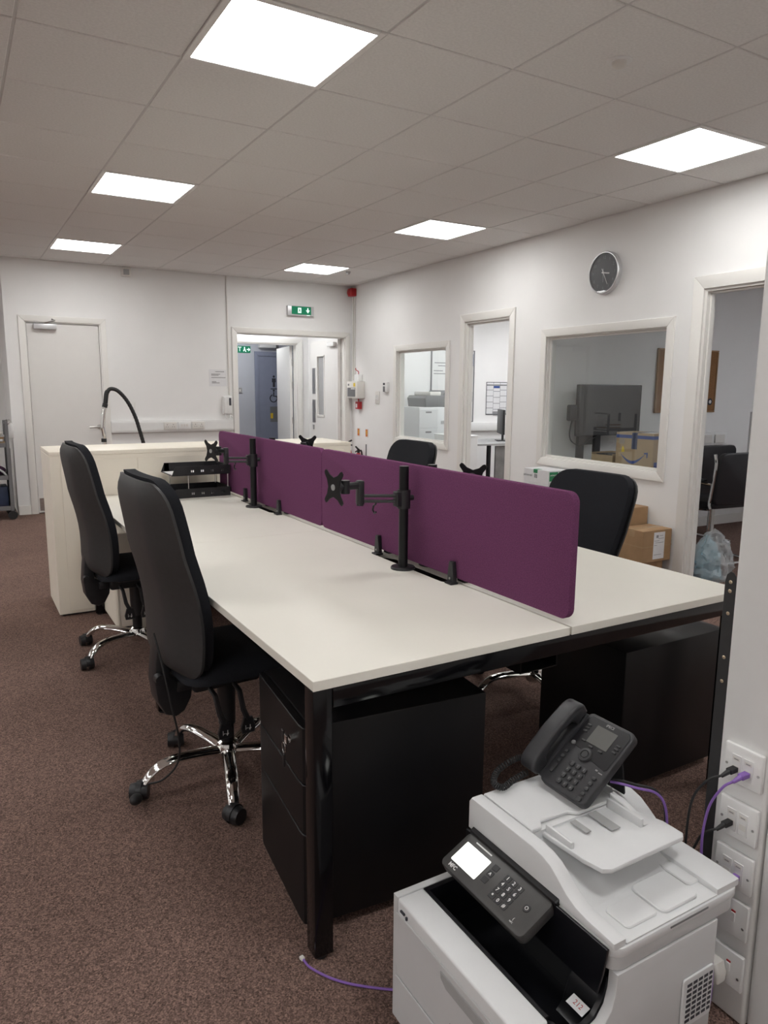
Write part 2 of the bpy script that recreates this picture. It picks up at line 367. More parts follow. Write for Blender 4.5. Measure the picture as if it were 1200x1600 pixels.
for i in range(-17, 7):
    for j in range(-11, 12):
        x0, y0 = TX0+0.6*i, TY0+0.6*j; x1, y1 = x0+0.6, y0+0.6
        if i % 4 == 0 and j % 4 == 0 and x1 < 4.2 and y1 < 9 and x0 > -9 and y0 > -3.5: LIGHTS.append((i, j)); continue
        x0 = max(x0, -9.02); y0 = max(y0, -3.49)
        ylim = YW-0.002 if x1 > 0.53 else 9.62
        if x0 < 0.5 < x1 and y1 > YW: ylim = YW-0.002
        y1c = min(y1, ylim)
        if y1c-y0 < 0.03 or x1-x0 < 0.03: continue
        P = clip_tile(x0+G, x1-G, y0+G, y1c-G)
        if len(P) < 3 or max(p[0] for p in P)-x0 < 0.02: continue
        if i >= -2 and j >= -3:
            whole = len(P) == 4 and y1c == y1 and abs(P[1][0]-(x1-G)) < 1e-6 and abs(P[2][0]-(x1-G)) < 1e-6
            if whole:
                if full is None:
                    full = MB().box(G, 0.6-G, G, 0.6-G, 0, 0.03, 0.003, 1).obj('ceiling_tile', W['tile'], ceil, smooth=0); full.location = (x0, y0, CZ); o = full
                else:
                    o = full.copy(); COL.objects.link(o); o.location = (x0, y0, CZ)
            else: o = MB().prism(P, CZ, CZ+0.03, XY).obj('ceiling_tile', W['tile'], ceil, smooth=0)
        else: rest.prism(P, CZ, CZ+0.03, XY)
o = rest.obj('ceiling_tiles_beyond', W['tile'], ceil, smooth=0); o['kind'] = 'stuff'

# ceiling light panels
LABELS = {(0, 0): 'largest lit ceiling panel, at the top edge of the photo', (4, 0): 'lit ceiling panel nearest the clock wall at right',
          (0, 4): 'lit ceiling panel at left, second of its row from the front', (0, 8): 'lit ceiling panel nearest the closed white door',
          (4, 4): 'lit ceiling panel above the row between clock and far corner', (4, 8): 'lit ceiling panel in front of the exit sign'}
proto = None
for (i, j) in LIGHTS:
    x, y = TX0+0.6*i+0.3, TY0+0.6*j+0.3
    lab = LABELS.get((i, j), 'lit square ceiling panel beyond the edges of the photo')
    if proto is None:
        proto = thing('ceiling_light', lab, 'ceiling light', (x, y, CZ-0.002), group='square ceiling light panels')
        f = MB()
        for sx in (-1, 1):
            f.box(sx*0.286-0.0135, sx*0.286+0.0135, -0.2995, 0.2995, -0.003, 0.03, 0.002, 1)
            f.box(-0.2725, 0.2725, sx*0.286-0.0135, sx*0.286+0.0135, -0.003, 0.03, 0.002, 1)
        f.obj('frame', W['lightframe'], proto)
        MB().box(-0.2724, 0.2724, -0.2724, 0.2724, 0.002, 0.02).obj('diffuser', W['panel'], proto, smooth=0)
    else:
        c = copy_tree(proto); c.location = (x, y, CZ-0.002); c['label'] = lab
def room_light(x, y, z, lab, w=0.58, d=0.58, m='panel_cool'):
    t = thing('ceiling_light', lab, 'ceiling light', (x, y, z))
    f = MB()
    for s in (-1, 1):
        f.box(s*(w/2+0.008)-0.008, s*(w/2+0.008)+0.008, -d/2-0.016, d/2+0.016, -0.012, 0, 0.002, 1)
        f.box(-w/2, w/2, s*(d/2+0.008)-0.008, s*(d/2+0.008)+0.008, -0.012, 0, 0.002, 1)
    f.obj('frame', W['lightframe'], t); MB().box(-w/2, w/2, -d/2, d/2, -0.008, -0.001).obj('diffuser', W[m], t, smooth=0)
for s, q, wh in ((6.2, 1.2, 'above the narrow doorway'), (6.2, 2.9, 'above the grey desk'), (7.6, 1.2, 'above the photocopier'), (7.6, 2.9, 'in front of the wall planner')):
    p = RF(q, s, 2.549); room_light(p[0], p[1], p[2], 'lit office ceiling panel ' + wh)
for s in (0.9, 2.6):  # invented fill panels, out of view, added to brighten the meeting room
    p = RF(2.7, s, 2.549); room_light(p[0], p[1], p[2], 'added fill light panel, out of view in the meeting room, %s the doorway' % ('opposite' if s > 2 else 'far before'), m='panel_fill')
room_light(3.6, 9.4, 2.499, 'lit panel in the lobby ceiling behind the double doorway')
room_light(3.9, 10.95, 2.499, 'lit panel in the corridor ceiling beyond the lobby', 0.55, 0.55)

# dome sensor, small detector
t = thing('ceiling_sensor', 'white round presence sensor in a ceiling tile', 'sensor', (2.403, 2.262, CZ))
MB().lathe([(0, -0.006), (0.046, -0.006), (0.050, -0.002), (0.050, 0.0), (0, 0.0)], 28).obj('rim', W['white'], t)
MB().lathe([(0.030, -0.006), (0.028, -0.018), (0.018, -0.026), (0, -0.029)], 24).obj('lens', W['cream'], t)
t = thing('smoke_detector', 'tiny grey detector on the ceiling beside the farthest panel', 'detector', (3.98, 7.62, CZ))
MB().lathe([(0, -0.03), (0.018, -0.028), (0.026, -0.012), (0.03, 0.0), (0, 0)], 16).obj('body', W['grey'], t)

# ------------------------------------------------------------------ frames, windows, doors
def architrave(m, a0, a1, z0, z1, wd, d0, d1, f, bottom=False, bv=0.004):
    """mitred flat frame round an opening"""
    o = [(a0-wd, z0-(wd if bottom else 0)), (a1+wd, z0-(wd if bottom else 0)), (a1+wd, z1+wd), (a0-wd, z1+wd)]
    i = [(a0, z0), (a1, z0), (a1, z1), (a0, z1)]
    for k in range(4):
        if k == 0 and not bottom: continue
        k2 = (k+1) % 4
        m.prism([o[k], o[k2], i[k2], i[k]], d0, d1, f, bv)
    return m
def liner(m, a0, a1, z0, z1, th, d0, d1, f, bottom=False):
    m.prism([(a0, z0), (a0+th, z0), (a0+th, z1), (a0, z1)], d0, d1, f)
    m.prism([(a1-th, z0), (a1, z0), (a1, z1), (a1-th, z1)], d0, d1, f)
    m.prism([(a0+th, z1-th), (a1-th, z1-th), (a1-th, z1), (a0+th, z1)], d0, d1, f)
    if bottom: m.prism([(a0+th, z0), (a1-th, z0), (a1-th, z0+th), (a0+th, z0+th)], d0, d1, f)
    return m
def window(name, w):
    a0, a1, z0, z1 = w; t = setting(name, RO, -RTH)
    architrave(MB(), a0+0.02, a1-0.02, z0+0.02, z1-0.02, 0.066, -0.018, -0.0005, YZ, True).obj('frame', W['gloss'], t)
    liner(MB(), a0+0.001, a1-0.001, z0+0.001, z1-0.001, 0.028, 0.0, TH-0.001, YZ, True).obj('lining', W['gloss'], t)
    liner(MB(), a0+0.03, a1-0.03, z0+0.03, z1-0.03, 0.014, 0.024, 0.040, YZ, True).obj('glazing_bead', W['gloss'], t)
    MB().box(0.042, 0.046, a0+0.03, a1-0.03, z0+0.03, z1-0.03).obj('pane', W['pane'], t, smooth=0)
    architrave(MB(), a0+0.02, a1-0.02, z0+0.02, z1-0.02, 0.066, TH+0.001, TH+0.018, YZ, True).obj('inner_frame', W['gloss'], t)
    return t
window('window_1', W1); window('window_2', W2)
def doorway(name, d, root_loc, rz, f, th=TH, wd=0.075):
    a0, a1, z0, z1 = d; t = setting(name, root_loc, rz)
    architrave(MB(), a0+0.012, a1-0.012, z0, z1-0.012, wd, -0.018, -0.0005, f).obj('frame', W['gloss'], t)
    architrave(MB(), a0+0.012, a1-0.012, z0, z1-0.012, wd, th+0.0005, th+0.018, f).obj('frame_back', W['gloss'], t)
    liner(MB(), a0+0.001, a1-0.001, z0, z1-0.001, 0.028, 0.0, th, f).obj('lining', W['gloss'], t)
    liner(MB(), a0+0.03, a1-0.03, z0, z1-0.03, 0.012, 0.030, 0.060, f).obj('door_stop', W['gloss'], t)
    return t
doorway('door_3', DR, RO, -RTH, YZ, wd=0.085); doorway('door_4', DM, RO, -RTH, YZ)

# door_1: closed white door in the end wall
t = setting('door_1', (0, YW, 0))
architrave(MB(), 0.708, 1.457, 0, 2.052, 0.062, -0.018, -0.0005, XZ).obj('frame', W['gloss'], t)
liner(MB(), 0.6955, 1.4695, 0, 2.064, 0.024, 0.0, 0.129, XZ).obj('lining', W['gloss'], t)
lf = MB().box(0.723, 1.442, 0.012, 0.056, 0.008, 2.036, 0.002, 1).obj('door_leaf', W['door'], t)
MB().box(0.735, 1.43, 0.008, 0.0118, 0.03, 0.17, 0.001, 1).obj('kick_plate', W['steel'], lf)
for z in (0.25, 1.02, 1.85): MB().box(0.717, 0.727, 0.000, 0.013, z-0.05, z+0.05, 0.002, 1).obj('hinge', W['steel'], lf)
cl = MB().box(0.79, 1.015, -0.045, 0.0115, 1.975, 2.032, 0.008, 2).obj('closer', W['silver'], lf)
MB().tube([(0.90, -0.03, 2.036), (0.95, -0.05, 2.052), (1.0, -0.03, 2.072), (0.97, -0.022, 2.085)], 0.008, 8).obj('closer_arm', W['steel'], t)
h = MB(); h.cyl((1.395, 0.012, 0.935), (1.395, -0.05, 0.935), 0.011, n=14); h.tube([(1.397, -0.05, 0.935), (1.36, -0.053, 0.935), (1.285, -0.05, 0.933)], 0.010, 10); h.cyl((1.395, 0.0118, 0.935), (1.395, 0.004, 0.935), 0.026, n=20)
h.obj('handle', W['steel'], lf)
# door_2: double doorway, right leaf standing open in the lobby
t = setting('door_2', (0, YW, 0))
architrave(MB(), 3.02, 4.49, 0, 2.033, 0.066, -0.018, -0.0005, XZ).obj('frame', W['gloss'], t)
liner(MB(), 2.996, 4.514, 0, 2.054, 0.03, 0.0, 0.129, XZ).obj('lining', W['gloss'], t)
def vision_leaf(t):
    # leaf hinged at the right jamb, opened square into the lobby
    x0, x1, y0, y1 = 4.435, 4.479, 0.10, 0.96
    lf = wall_cells(MB(), y0, y1, 2.02, x0, x1, YZ, [(0.52, 0.73, 1.01, 1.81)]).obj('door_leaf', W['door'], t, smooth=0)
    b = MB(); b.box(x0-0.008, x0-0.0003, 0.505, 0.52, 0.995, 1.825); b.box(x0-0.008, x0-0.0003, 0.73, 0.745, 0.995, 1.825)
    b.box(x0-0.008, x0-0.0003, 0.505, 0.745, 0.98, 1.01, 0.002, 1); b.box(x0-0.008, x0-0.0003, 0.505, 0.745, 1.81, 1.83, 0.002, 1); b.obj('bead', W['gloss'], lf)
    MB().box(x0+0.018, x0+0.024, 0.521, 0.729, 1.011, 1.809).obj('vision_pane', W['grey'], lf, smooth=0)
    for z0, z1 in ((1.30, 1.66), (0.90, 1.22)): MB().box(x0-0.004, x0-0.0003, 0.80, 0.90, z0, z1, 0.001, 1).obj('push_plate', W['steel'], lf)
    MB().box(x0-0.012, x0-0.0003, 0.84, 0.88, 0.80, 0.87, 0.003, 1).obj('lock', W['steel'], lf)
    MB().box(x0-0.05, x0-0.0003, 0.14, 0.34, 1.93, 1.985, 0.008, 2).obj('closer', W['white'], lf)
    for z in (0.3, 1.05, 1.8): MB().cyl((x1+0.007, y0, z-0.05), (x1+0.007, y0, z+0.05), 0.006, n=10).obj('hinge', W['steel'], lf)
vision_leaf(t)
# door_5: inner lobby doorway, leaf open into the corridor
t = setting('door_5', (0, 10.0, 0))
architrave(MB(), 3.412, 4.388, 0, 2.008, 0.075, -0.018, -0.0005, XZ).obj('frame', W['gloss'], t)
liner(MB(), 3.401, 4.399, 0, 2.019, 0.028, 0.0, 0.119, XZ).obj('lining', W['gloss'], t)
lf = MB().box(-0.042, 0.0, 0.0, 0.875, 0.01, 1.985, 0.002, 1).obj('door_leaf', W['door'], t, loc=(4.362, 0.125, 0), rz=-0.17)
for z in (1.42, 1.75, 0.9, 0.3): MB().box(-0.012, 0.0, -0.03, 0.004, z-0.05, z+0.05, 0.002, 1).obj('hinge', W['steel'], lf)
# door_6: blue-grey toilet door in the corridor
t = setting('door_6', (0, 11.8, 0))
architrave(MB(), 4.47, 5.35, 0, 1.90, 0.075, -0.02, -0.0005, XZ).obj('frame', W['bluedoor'], t)
lf = MB().box(4.471, 5.349, -0.008, -0.0006, 0.01, 1.899).obj('door_leaf', W['bluedoor'], t, smooth=0)
def print_at(x, z, m=None): return lambda u, v, w: (x+u, w, z+v)
p = MB(); d0, d1 = -0.0105, -0.0082
p.prism([(0.02*math.cos(a), 0.085+0.02*math.sin(a)) for a in [2*PI*k/12 for k in range(12)]], d0, d1, print_at(4.735, 1.48))
p.prism([(-0.034, 0.055), (0.034, 0.055), (0.034, -0.01), (0.020, -0.012), (0.020, -0.090), (-0.020, -0.090), (-0.020, -0.012), (-0.034, -0.01)], d0, d1, print_at(4.735, 1.48))
p.box(4.675, 4.795, -0.0105, -0.0082, 1.350, 1.366)
pts = [(0.0, 0.07), (0.0, 0.0), (0.05, 0.0), (0.075, -0.06)]
p.tube([(4.73+a, -0.009, 1.235+b) for a, b in pts], 0.010, 6)
p.tube([(4.725+0.062*math.cos(a), -0.009, 1.20+0.062*math.sin(a)) for a in [1.9+k*0.32 for k in range(14)]], 0.008, 6)
p.prism([(0.018*math.cos(a), 0.095+0.018*math.sin(a)) for a in [2*PI*k/12 for k in range(12)]], d0, d1, print_at(4.73, 1.235))
p.obj('sign_print', W['ink'], lf, smooth=0)
n = MB().box(4.66, 4.83, -0.010, -0.0082, 0.80, 1.06).obj('notice', W['midgrey'], lf, smooth=0)
MB().box(4.665, 4.71, -0.0115, -0.0101, 0.86, 0.95).obj('notice_mark', W['yellow'], lf, smooth=0)

# skirting along the main walls
b = MB(); b.box(0.523, 0.645, YW-0.016, YW-0.0005, 0, 0.10, 0.003, 1); b.box(1.52, 2.948, YW-0.016, YW-0.0005, 0, 0.10, 0.003, 1); struct(b.obj('baseboard_end', W['gloss']))
b = MB()
for s0, s1 in ((-3.4, 2.25), (3.325, 5.22), (6.135, 8.66)): b.box(-0.016, -0.0005, s0, s1, 0, 0.10, 0.003, 1)
struct(b.obj('baseboard_right', W['gloss'], loc=RO, rz=-RTH))
# ================================================================== COLUMN AT THE RIGHT EDGE
CX, CY = 1.40, 0.911
struct(MB().box(CX+0.004, CX+0.42, 0.30, 0.795, 0, CZ-0.001, 0.012, 3).obj('wall_column', W['wall']))
tr = MB(); tr.box(CX, CX+0.30, 0.797, CY, 0, CZ-0.001, 0.008, 3)
struct(tr.obj('trim_1', W['white']))

# ================================================================== BENCH DESK
DX0, DX1, DY0, DY1, DZ = 0.657, 2.257, 1.430, 4.640, 0.73
DXM = (DX0+DX1)/2; DYM = 3.035
bench = thing('bench_desk', 'white four-person bench desk on black gloss frame', 'desk', (DX0, DY0, 0))
def L(x, y, z): return (x-DX0, y-DY0, z)
def top(x0, x1, y0, y1, side):
    yc = (y0+y1)/2; n = 0.038; hl = 0.25
    xi = x1 if side < 0 else x0; d = -n if side < 0 else n
    notch = [(xi, yc-hl-0.03), (xi+d*0.5, yc-hl-0.012), (xi+d, yc-hl+0.03), (xi+d, yc+hl-0.03), (xi+d*0.5, yc+hl+0.012), (xi, yc+hl+0.03)]
    if side < 0: P = [(x0, y0), (x1, y0)] + notch + [(x1, y1), (x0, y1)]
    else: P = [(x0, y0), (x1, y0), (x1, y1), (x0, y1)] + notch[::-1]
    P = [(a-DX0, b-DY0) for a, b in P]
    return MB().prism(P, DZ-0.025, DZ, XY, 0.0012, 1).obj('desktop', W['desk'], bench, smooth=30)
for (y0, y1) in ((DY0, DYM-0.001), (DYM+0.001, DY1)):
    top(DX0, DXM-0.004, y0, y1, -1); top(DXM+0.004, DX1, y0, y1, 1)
LG = 0.05
for y in (DY0, DYM-0.025, DY1-LG):
    for x in (DX0, DX1-LG):
        l = MB().box(x-DX0, x-DX0+LG, y-DY0+0.001, y-DY0+LG, 0.012, DZ-0.0255, 0.003, 2).obj('leg', W['blackgloss'], bench)
        MB().cyl((x-DX0+LG/2, y-DY0+LG/2, 0), (x-DX0+LG/2, y-DY0+LG/2, 0.012), 0.018, n=16).obj('foot', W['blackplastic'], l)
    MB().box(LG+0.0005, DX1-DX0-LG-0.0005, y-DY0+0.001, y-DY0+LG, DZ-0.0755, DZ-0.0255, 0.003, 2).obj('cross_beam', W['blackgloss'], bench)
for x in (DX0+0.14, DXM-0.12, DXM+0.08, DX1-0.18):
    for y0, y1 in ((DY0+LG+0.001, DYM-0.026), (DYM+0.026, DY1-LG-0.001)):
        MB().box(x-DX0, x-DX0+0.04, y0-DY0, y1-DY0, DZ-0.0655, DZ-0.0255, 0.003, 1).obj('side_rail', W['blacksteel'], bench)
for y0, y1 in ((DY0+0.12, DYM-0.12), (DYM+0.12, DY1-0.12)):
    c = MB(); x0, x1 = DXM-0.075-DX0, DXM+0.07-DX0
    c.box(x0, x1, y0-DY0, y1-DY0, DZ-0.17, DZ-0.167); c.box(x0, x0+0.003, y0-DY0, y1-DY0, DZ-0.167, DZ-0.12); c.box(x1-0.003, x1, y0-DY0, y1-DY0, DZ-0.167, DZ-0.12)
    for k in range(7):
        yy = y0+0.05+k*(y1-y0-0.1)/6-DY0; c.box(x0+0.01, x0+0.014, yy, yy+0.03, DZ-0.167, DZ-0.026); c.box(x1-0.014, x1-0.01, yy, yy+0.03, DZ-0.167, DZ-0.026)
    c.obj('cable_tray', W['blacksteel'], bench, smooth=0)

# ------------------------------------------------------------------ purple screens
def screen(y0, y1, label):
    t = thing('desk_screen', label, 'desk divider', (DXM, (y0+y1)/2, DZ+0.018), group='purple felt desk screens')
    w, h = y1-y0, 0.365
    MB().prism(rrect(w, h, 0.032, 6, 0, h/2), -0.0125, 0.0125, YZ, 0.004, 2).obj('panel', W['felt'], t)
    for dy in (-0.255, 0.255):
        for s in (-1, 1):
            c = MB(); c.prism([(-0.017, -0.017), (0.017, -0.017), (0.017, 0.012), (0.010, 0.058), (-0.010, 0.058), (-0.017, 0.012)], s*0.0130, s*0.030, lambda u, v, q: (q, dy+u, v), 0.002, 1)
            c.box(s*0.0130, s*0.045, dy-0.026, dy+0.012, -0.0175, -0.011, 0.001, 1); c.obj('clamp', W['blackplastic'], t)
            MB().cyl((s*0.030, dy, 0.0), (s*0.033, dy, 0.0), 0.004, n=10).obj('screw', W['steel'], t)
    return t
screen(DY0+0.002, DYM-0.004, 'purple felt desk screen nearest the camera with rounded corner')
screen(DYM-0.002, DYM+1.515, 'purple felt desk screen farther back beside the letter trays')

# ------------------------------------------------------------------ monitor arms
def monitor_arm(x, y, side, elbow, head, yawd, label, dz=0.0, plate_roll=0.0):
    """pole at x,y; elbow and head are offsets from the pole; plate faces yawd (degrees from -x towards -y)"""
    t = thing('monitor_arm', label, 'monitor arm', (x, y, DZ), group='empty monitor arms clamped to the bench desk')
    MB().lathe([(0, 0), (0.046, 0), (0.046, 0.006), (0.043, 0.009), (0.02, 0.009), (0.0, 0.009)], 28).obj('base_plate', W['blackplastic'], t)
    MB().cyl((0, 0, 0.008), (0, 0, 0.382), 0.0175, n=24).obj('pole', W['blacksteel'], t)
    cz = 0.265+dz
    c = MB(); c.cyl((0, 0, cz-0.038), (0, 0, cz+0.03), 0.0245, n=24); c.box(-0.03*abs(side)-0.008, -0.012, -0.016, 0.016, cz-0.03, cz+0.026, 0.003, 1) if side > 0 else c.box(0.012, 0.038, -0.016, 0.016, cz-0.03, cz+0.026, 0.003, 1)
    c.obj('collar', W['blackplastic'], t)
    MB().cyl((side*0.02, -0.004, cz), (side*0.036, -0.006, cz), 0.010, n=12).obj('clamp_knob', W['blackplastic'], t)
    e = Vector((elbow[0], elbow[1], cz)); st = Vector((-side*0.035, 0, cz)); d = (e-st).normalized(); n = Vector((-d.y, d.x, 0))
    a = MB()
    for k in (-1, 1): a.tube([st+n*0.0, (st+e)/2+Vector((0, 0, 0.008*k)), e], 0.0055, 8) if False else a.tube([st+Vector((0, 0, 0.010*k)), e+Vector((0, 0, 0.010*k))], 0.006, 8)
    a.obj('lower_arm', W['blackplastic'], t)
    hk = st.lerp(e, 0.55); MB().tube([hk+Vector((0, 0, -0.012)), hk+Vector((0, 0.004, -0.022)), hk+Vector((0, 0.018, -0.028)), hk+Vector((0, 0.024, -0.045)), hk+Vector((0, 0.012, -0.056)), hk+Vector((0, 0, -0.050))], 0.0035, 8).obj('cable_hook', W['blackplastic'], t)
    j = MB(); j.box(e.x-0.012, e.x+0.012, e.y-0.014, e.y+0.014, e.z-0.022, e.z+0.066, 0.004, 2); j.cyl(e+Vector((0, 0, -0.026)), e+Vector((0, 0, -0.02)), 0.013, n=16); j.obj('elbow', W['blackplastic'], t)
    hd = Vector((head[0], head[1], cz+0.048))
    f = Vector((-math.cos(math.radians(yawd)), -math.sin(math.radians(yawd)), 0))
    back = hd - f*0.045
    u = MB(); u.tube([e+Vector((0, 0, 0.048)), back], 0.014, 10); u.cyl(back+Vector((0, 0, -0.026)), back+Vector((0, 0, 0.022)), 0.017, n=16); u.obj('upper_arm', W['blackplastic'], t)
    MB().cyl(back, hd, 0.012, n=14).cyl(hd - f*0.018, hd, 0.024, n=20).obj('tilt_head', W['blackplastic'], t)
    sd = Vector((f.y, -f.x, 0)); M = axes(hd + f*0.003, sd, (0, 0, 1), f)
    if plate_roll: M = M @ Matrix.Rotation(plate_roll, 4, 'Z')
    P = []
    for k in range(4):
        R = Matrix.Rotation(PI/4+k*PI/2, 2)
        for du, dv in ((0.024, 0.026), (0.012, 0.050), (0.010, 0.072), (0.006, 0.079), (-0.006, 0.079), (-0.010, 0.072), (-0.012, 0.050), (-0.024, 0.026)):
            q = R @ Vector((dv, -du)); P.append((q.x, q.y))
    v = MB().prism(P, -0.002, 0.002, lambda a, b, c: M @ Vector((a, b, c)), 0.0006, 1).obj('mounting_plate', W['blacksteel'], t)
    MB().lathe([(0.011, 0.0022), (0.011, 0.005), (0, 0.0055)], 16, M).obj('plate_disc', W['grey'], v)
    return t
monitor_arm(1.396, 2.233, 1, (-0.150, 0.060), (-0.255, 0.055), 6, 'black monitor arm with empty plate in front of the near purple screen')
monitor_arm(1.405, 3.824, 1, (-0.135, 0.055), (-0.205, 0.085), 18, 'black monitor arm with empty plate beside the letter trays')
monitor_arm(1.520, 2.233, -1, (0.12, 0.06), (0.21, 0.03), 205, 'black monitor arm rising behind the near purple screen', dz=0.0)
monitor_arm(1.520, 3.824, -1, (0.12, 0.06), (0.25, 0.08), 215, 'black monitor arm rising behind the far purple screen', dz=0.012)

# ------------------------------------------------------------------ letter trays
t = thing('letter_tray', 'two-tier black letter tray at the far end of the desk', 'letter tray', (1.08, 4.315, DZ))
def tray(z, lab=None):
    w, d, h = 0.355, 0.265, 0.055
    m = MB(); m.box(0, w, 0, d, z, z+0.003)
    m.box(w-0.003, w, 0, d, z, z+h); m.box(0.02, w-0.003, d-0.003, d, z, z+h)
    # long front wall with small windows and slanted open end
    hs = [(0.115, 0.018), (0.175, 0.018), (0.235, 0.018), (0.300, 0.018)]
    xs = sorted({0.05, w-0.003, *[a for a, b in hs], *[a+b for a, b in hs]})
    for a, b in zip(xs, xs[1:]):
        if any(abs(a-q) < 1e-6 for q, _ in hs):
            m.box(a, b, 0, 0.003, z, z+0.018); m.box(a, b, 0, 0.003, z+0.031, z+h); m.box((a+b)/2-0.0015, (a+b)/2+0.0015, 0, 0.003, z+0.018, z+0.031)
        else: m.box(a, b, 0, 0.003, z, z+h)
    m.prism([(0.0, z), (0.05, z), (0.05, z+h), (0.022, z+h)], 0, 0.003, XZ)
    m.prism([(0.0, z), (0.05, z), (0.05, z+h), (0.022, z+h)], d-0.003, d, XZ)
    return m.obj('tray', W['blackplastic'], t, smooth=0)
tray(0.0); tray(0.135)
for x, y in ((0.10, 0.006), (0.342, 0.006), (0.05, 0.259), (0.342, 0.259)): MB().cyl((x, y, 0.05), (x, y, 0.137), 0.0028, n=8).obj('post', W['steel'], t)
for z, nm in ((0.1385, 'top'), (0.0035, 'bottom')):
    p = thing('paper_sheet', 'loose paper in the %s tier of the letter tray' % nm, 'paper', (1.11, 4.33, DZ+z))
    MB().box(-0.02, 0.24, 0, 0.21, 0, 0.002, M=Matrix.Rotation(0.02, 4, 'Z')).obj('sheet', W['paper'], p, smooth=0)

# ------------------------------------------------------------------ low cream cabinets behind the desks
def cabinet(x0, label):
    t = thing('storage_cabinet', label, 'cabinet', (x0, 4.659, 0), group='cream tambour cabinets at the end of the desks')
    w, d, h = 0.998, 0.482, 1.004
    MB().box(0.001, w-0.001, 0.002, d, 0.012, h-0.026, 0.002, 1).obj('body', W['cab'], t)
    MB().box(0, w, 0, d+0.003, h-0.0255, h, 0.003, 2).obj('cabinet_top', W['cab'], t)
    MB().box(0.02, w-0.02, 0.02, d-0.02, 0, 0.012).obj('plinth', W['blackplastic'], t, smooth=0)
    for s, a, b in ((-1, 0.060, 0.497), (1, 0.501, w-0.060)):
        dr = MB().box(a, b, -0.004, 0.0015, 0.03, h-0.05, 0.001, 1).obj('door', W['cab'], t)
        MB().box(b-0.035 if s < 0 else a+0.01, b-0.01 if s < 0 else a+0.035, -0.006, -0.0042, 0.55, 0.68, 0.001, 1).obj('handle', W['cream'], dr)
    return t
cabinet(0.459, 'low cream steel cabinet at left behind the swivel chairs'); cabinet(1.459, 'low cream steel cabinet behind the far purple screen')

# ------------------------------------------------------------------ drawer pedestals
def pedestal(x, y, rz, label, keys=True, h=0.575):
    """front faces local -x"""
    t = thing('drawer_pedestal', label, 'drawer unit', (x, y, 0), rz, 'black drawer pedestals under the bench desk')
    w, d = 0.40, 0.53
    MB().box(0.022, d, 0, w, 0.03, h, 0.006, 2).obj('body', W['blacksteel'], t)
    zs = ((h-0.150, h-0.003), (h-0.285, h-0.154), (0.035, h-0.289))
    for k, (z0, z1) in enumerate(zs):
        P = [(0.0215, 0.0), (0.0215, w), (0.012, w), (0.003, w-0.008), (0, w-0.03), (0, 0.03), (0.003, 0.008), (0.012, 0.0)]
        dr = MB().prism(P, z0, z1, XY, 0.002, 1).obj('drawer', W['blacksteel'], t)
        if k == 0 and keys:
            MB().cyl((-0.0005, 0.065, z1-0.05), (-0.012, 0.065, z1-0.05), 0.010, n=16).obj('lock', W['chrome'], dr)
            kk = MB(); kk.box(-0.022, -0.018, 0.060, 0.078, z1-0.062, z1-0.040, 0.001, 1)
            kk.tube([(-0.020, 0.085+0.014*math.cos(a), z1-0.082+0.014*math.sin(a)) for a in [2*PI*q/14 for q in range(15)]], 0.0014, 6)
            kk.obj('key_ring', W['chrome'], dr)
            MB().box(-0.023, -0.018, 0.084, 0.100, z1-0.062, z1-0.035, 0.002, 1).obj('key_bow', W['blackplastic'], dr); MB().box(-0.023, -0.018, 0.080, 0.094, z1-0.135, z1-0.098, 0.002, 1).obj('key_bow', W['blackplastic'], dr)
    for a, b in ((0.06, 0.05), (0.06, w-0.05), (d-0.05, 0.05), (d-0.05, w-0.05)):
        MB().cyl((a, b-0.012, 0.016), (a, b+0.012, 0.016), 0.0155, n=14).obj('castor', W['blackplastic'], t)
    return t
pedestal(0.668, 1.520, -0.09, 'black three-drawer pedestal with keys beside the front desk leg')
pedestal(2.395, 1.975, PI, 'black pedestal under the right half of the desk behind the phone', keys=False, h=0.530)
pedestal(0.705, 4.19, 0.0, 'pale grey pedestal under the far left desk', keys=True)
for o in bpy.data.objects:
    if o.get('label', '').startswith('pale grey pedestal'):
        for c in o.children_recursive:
            if c.name.startswith(('body', 'drawer')): c.data.materials[0] = W['cab']
        o['group'] = 'drawer pedestals under the bench desk'

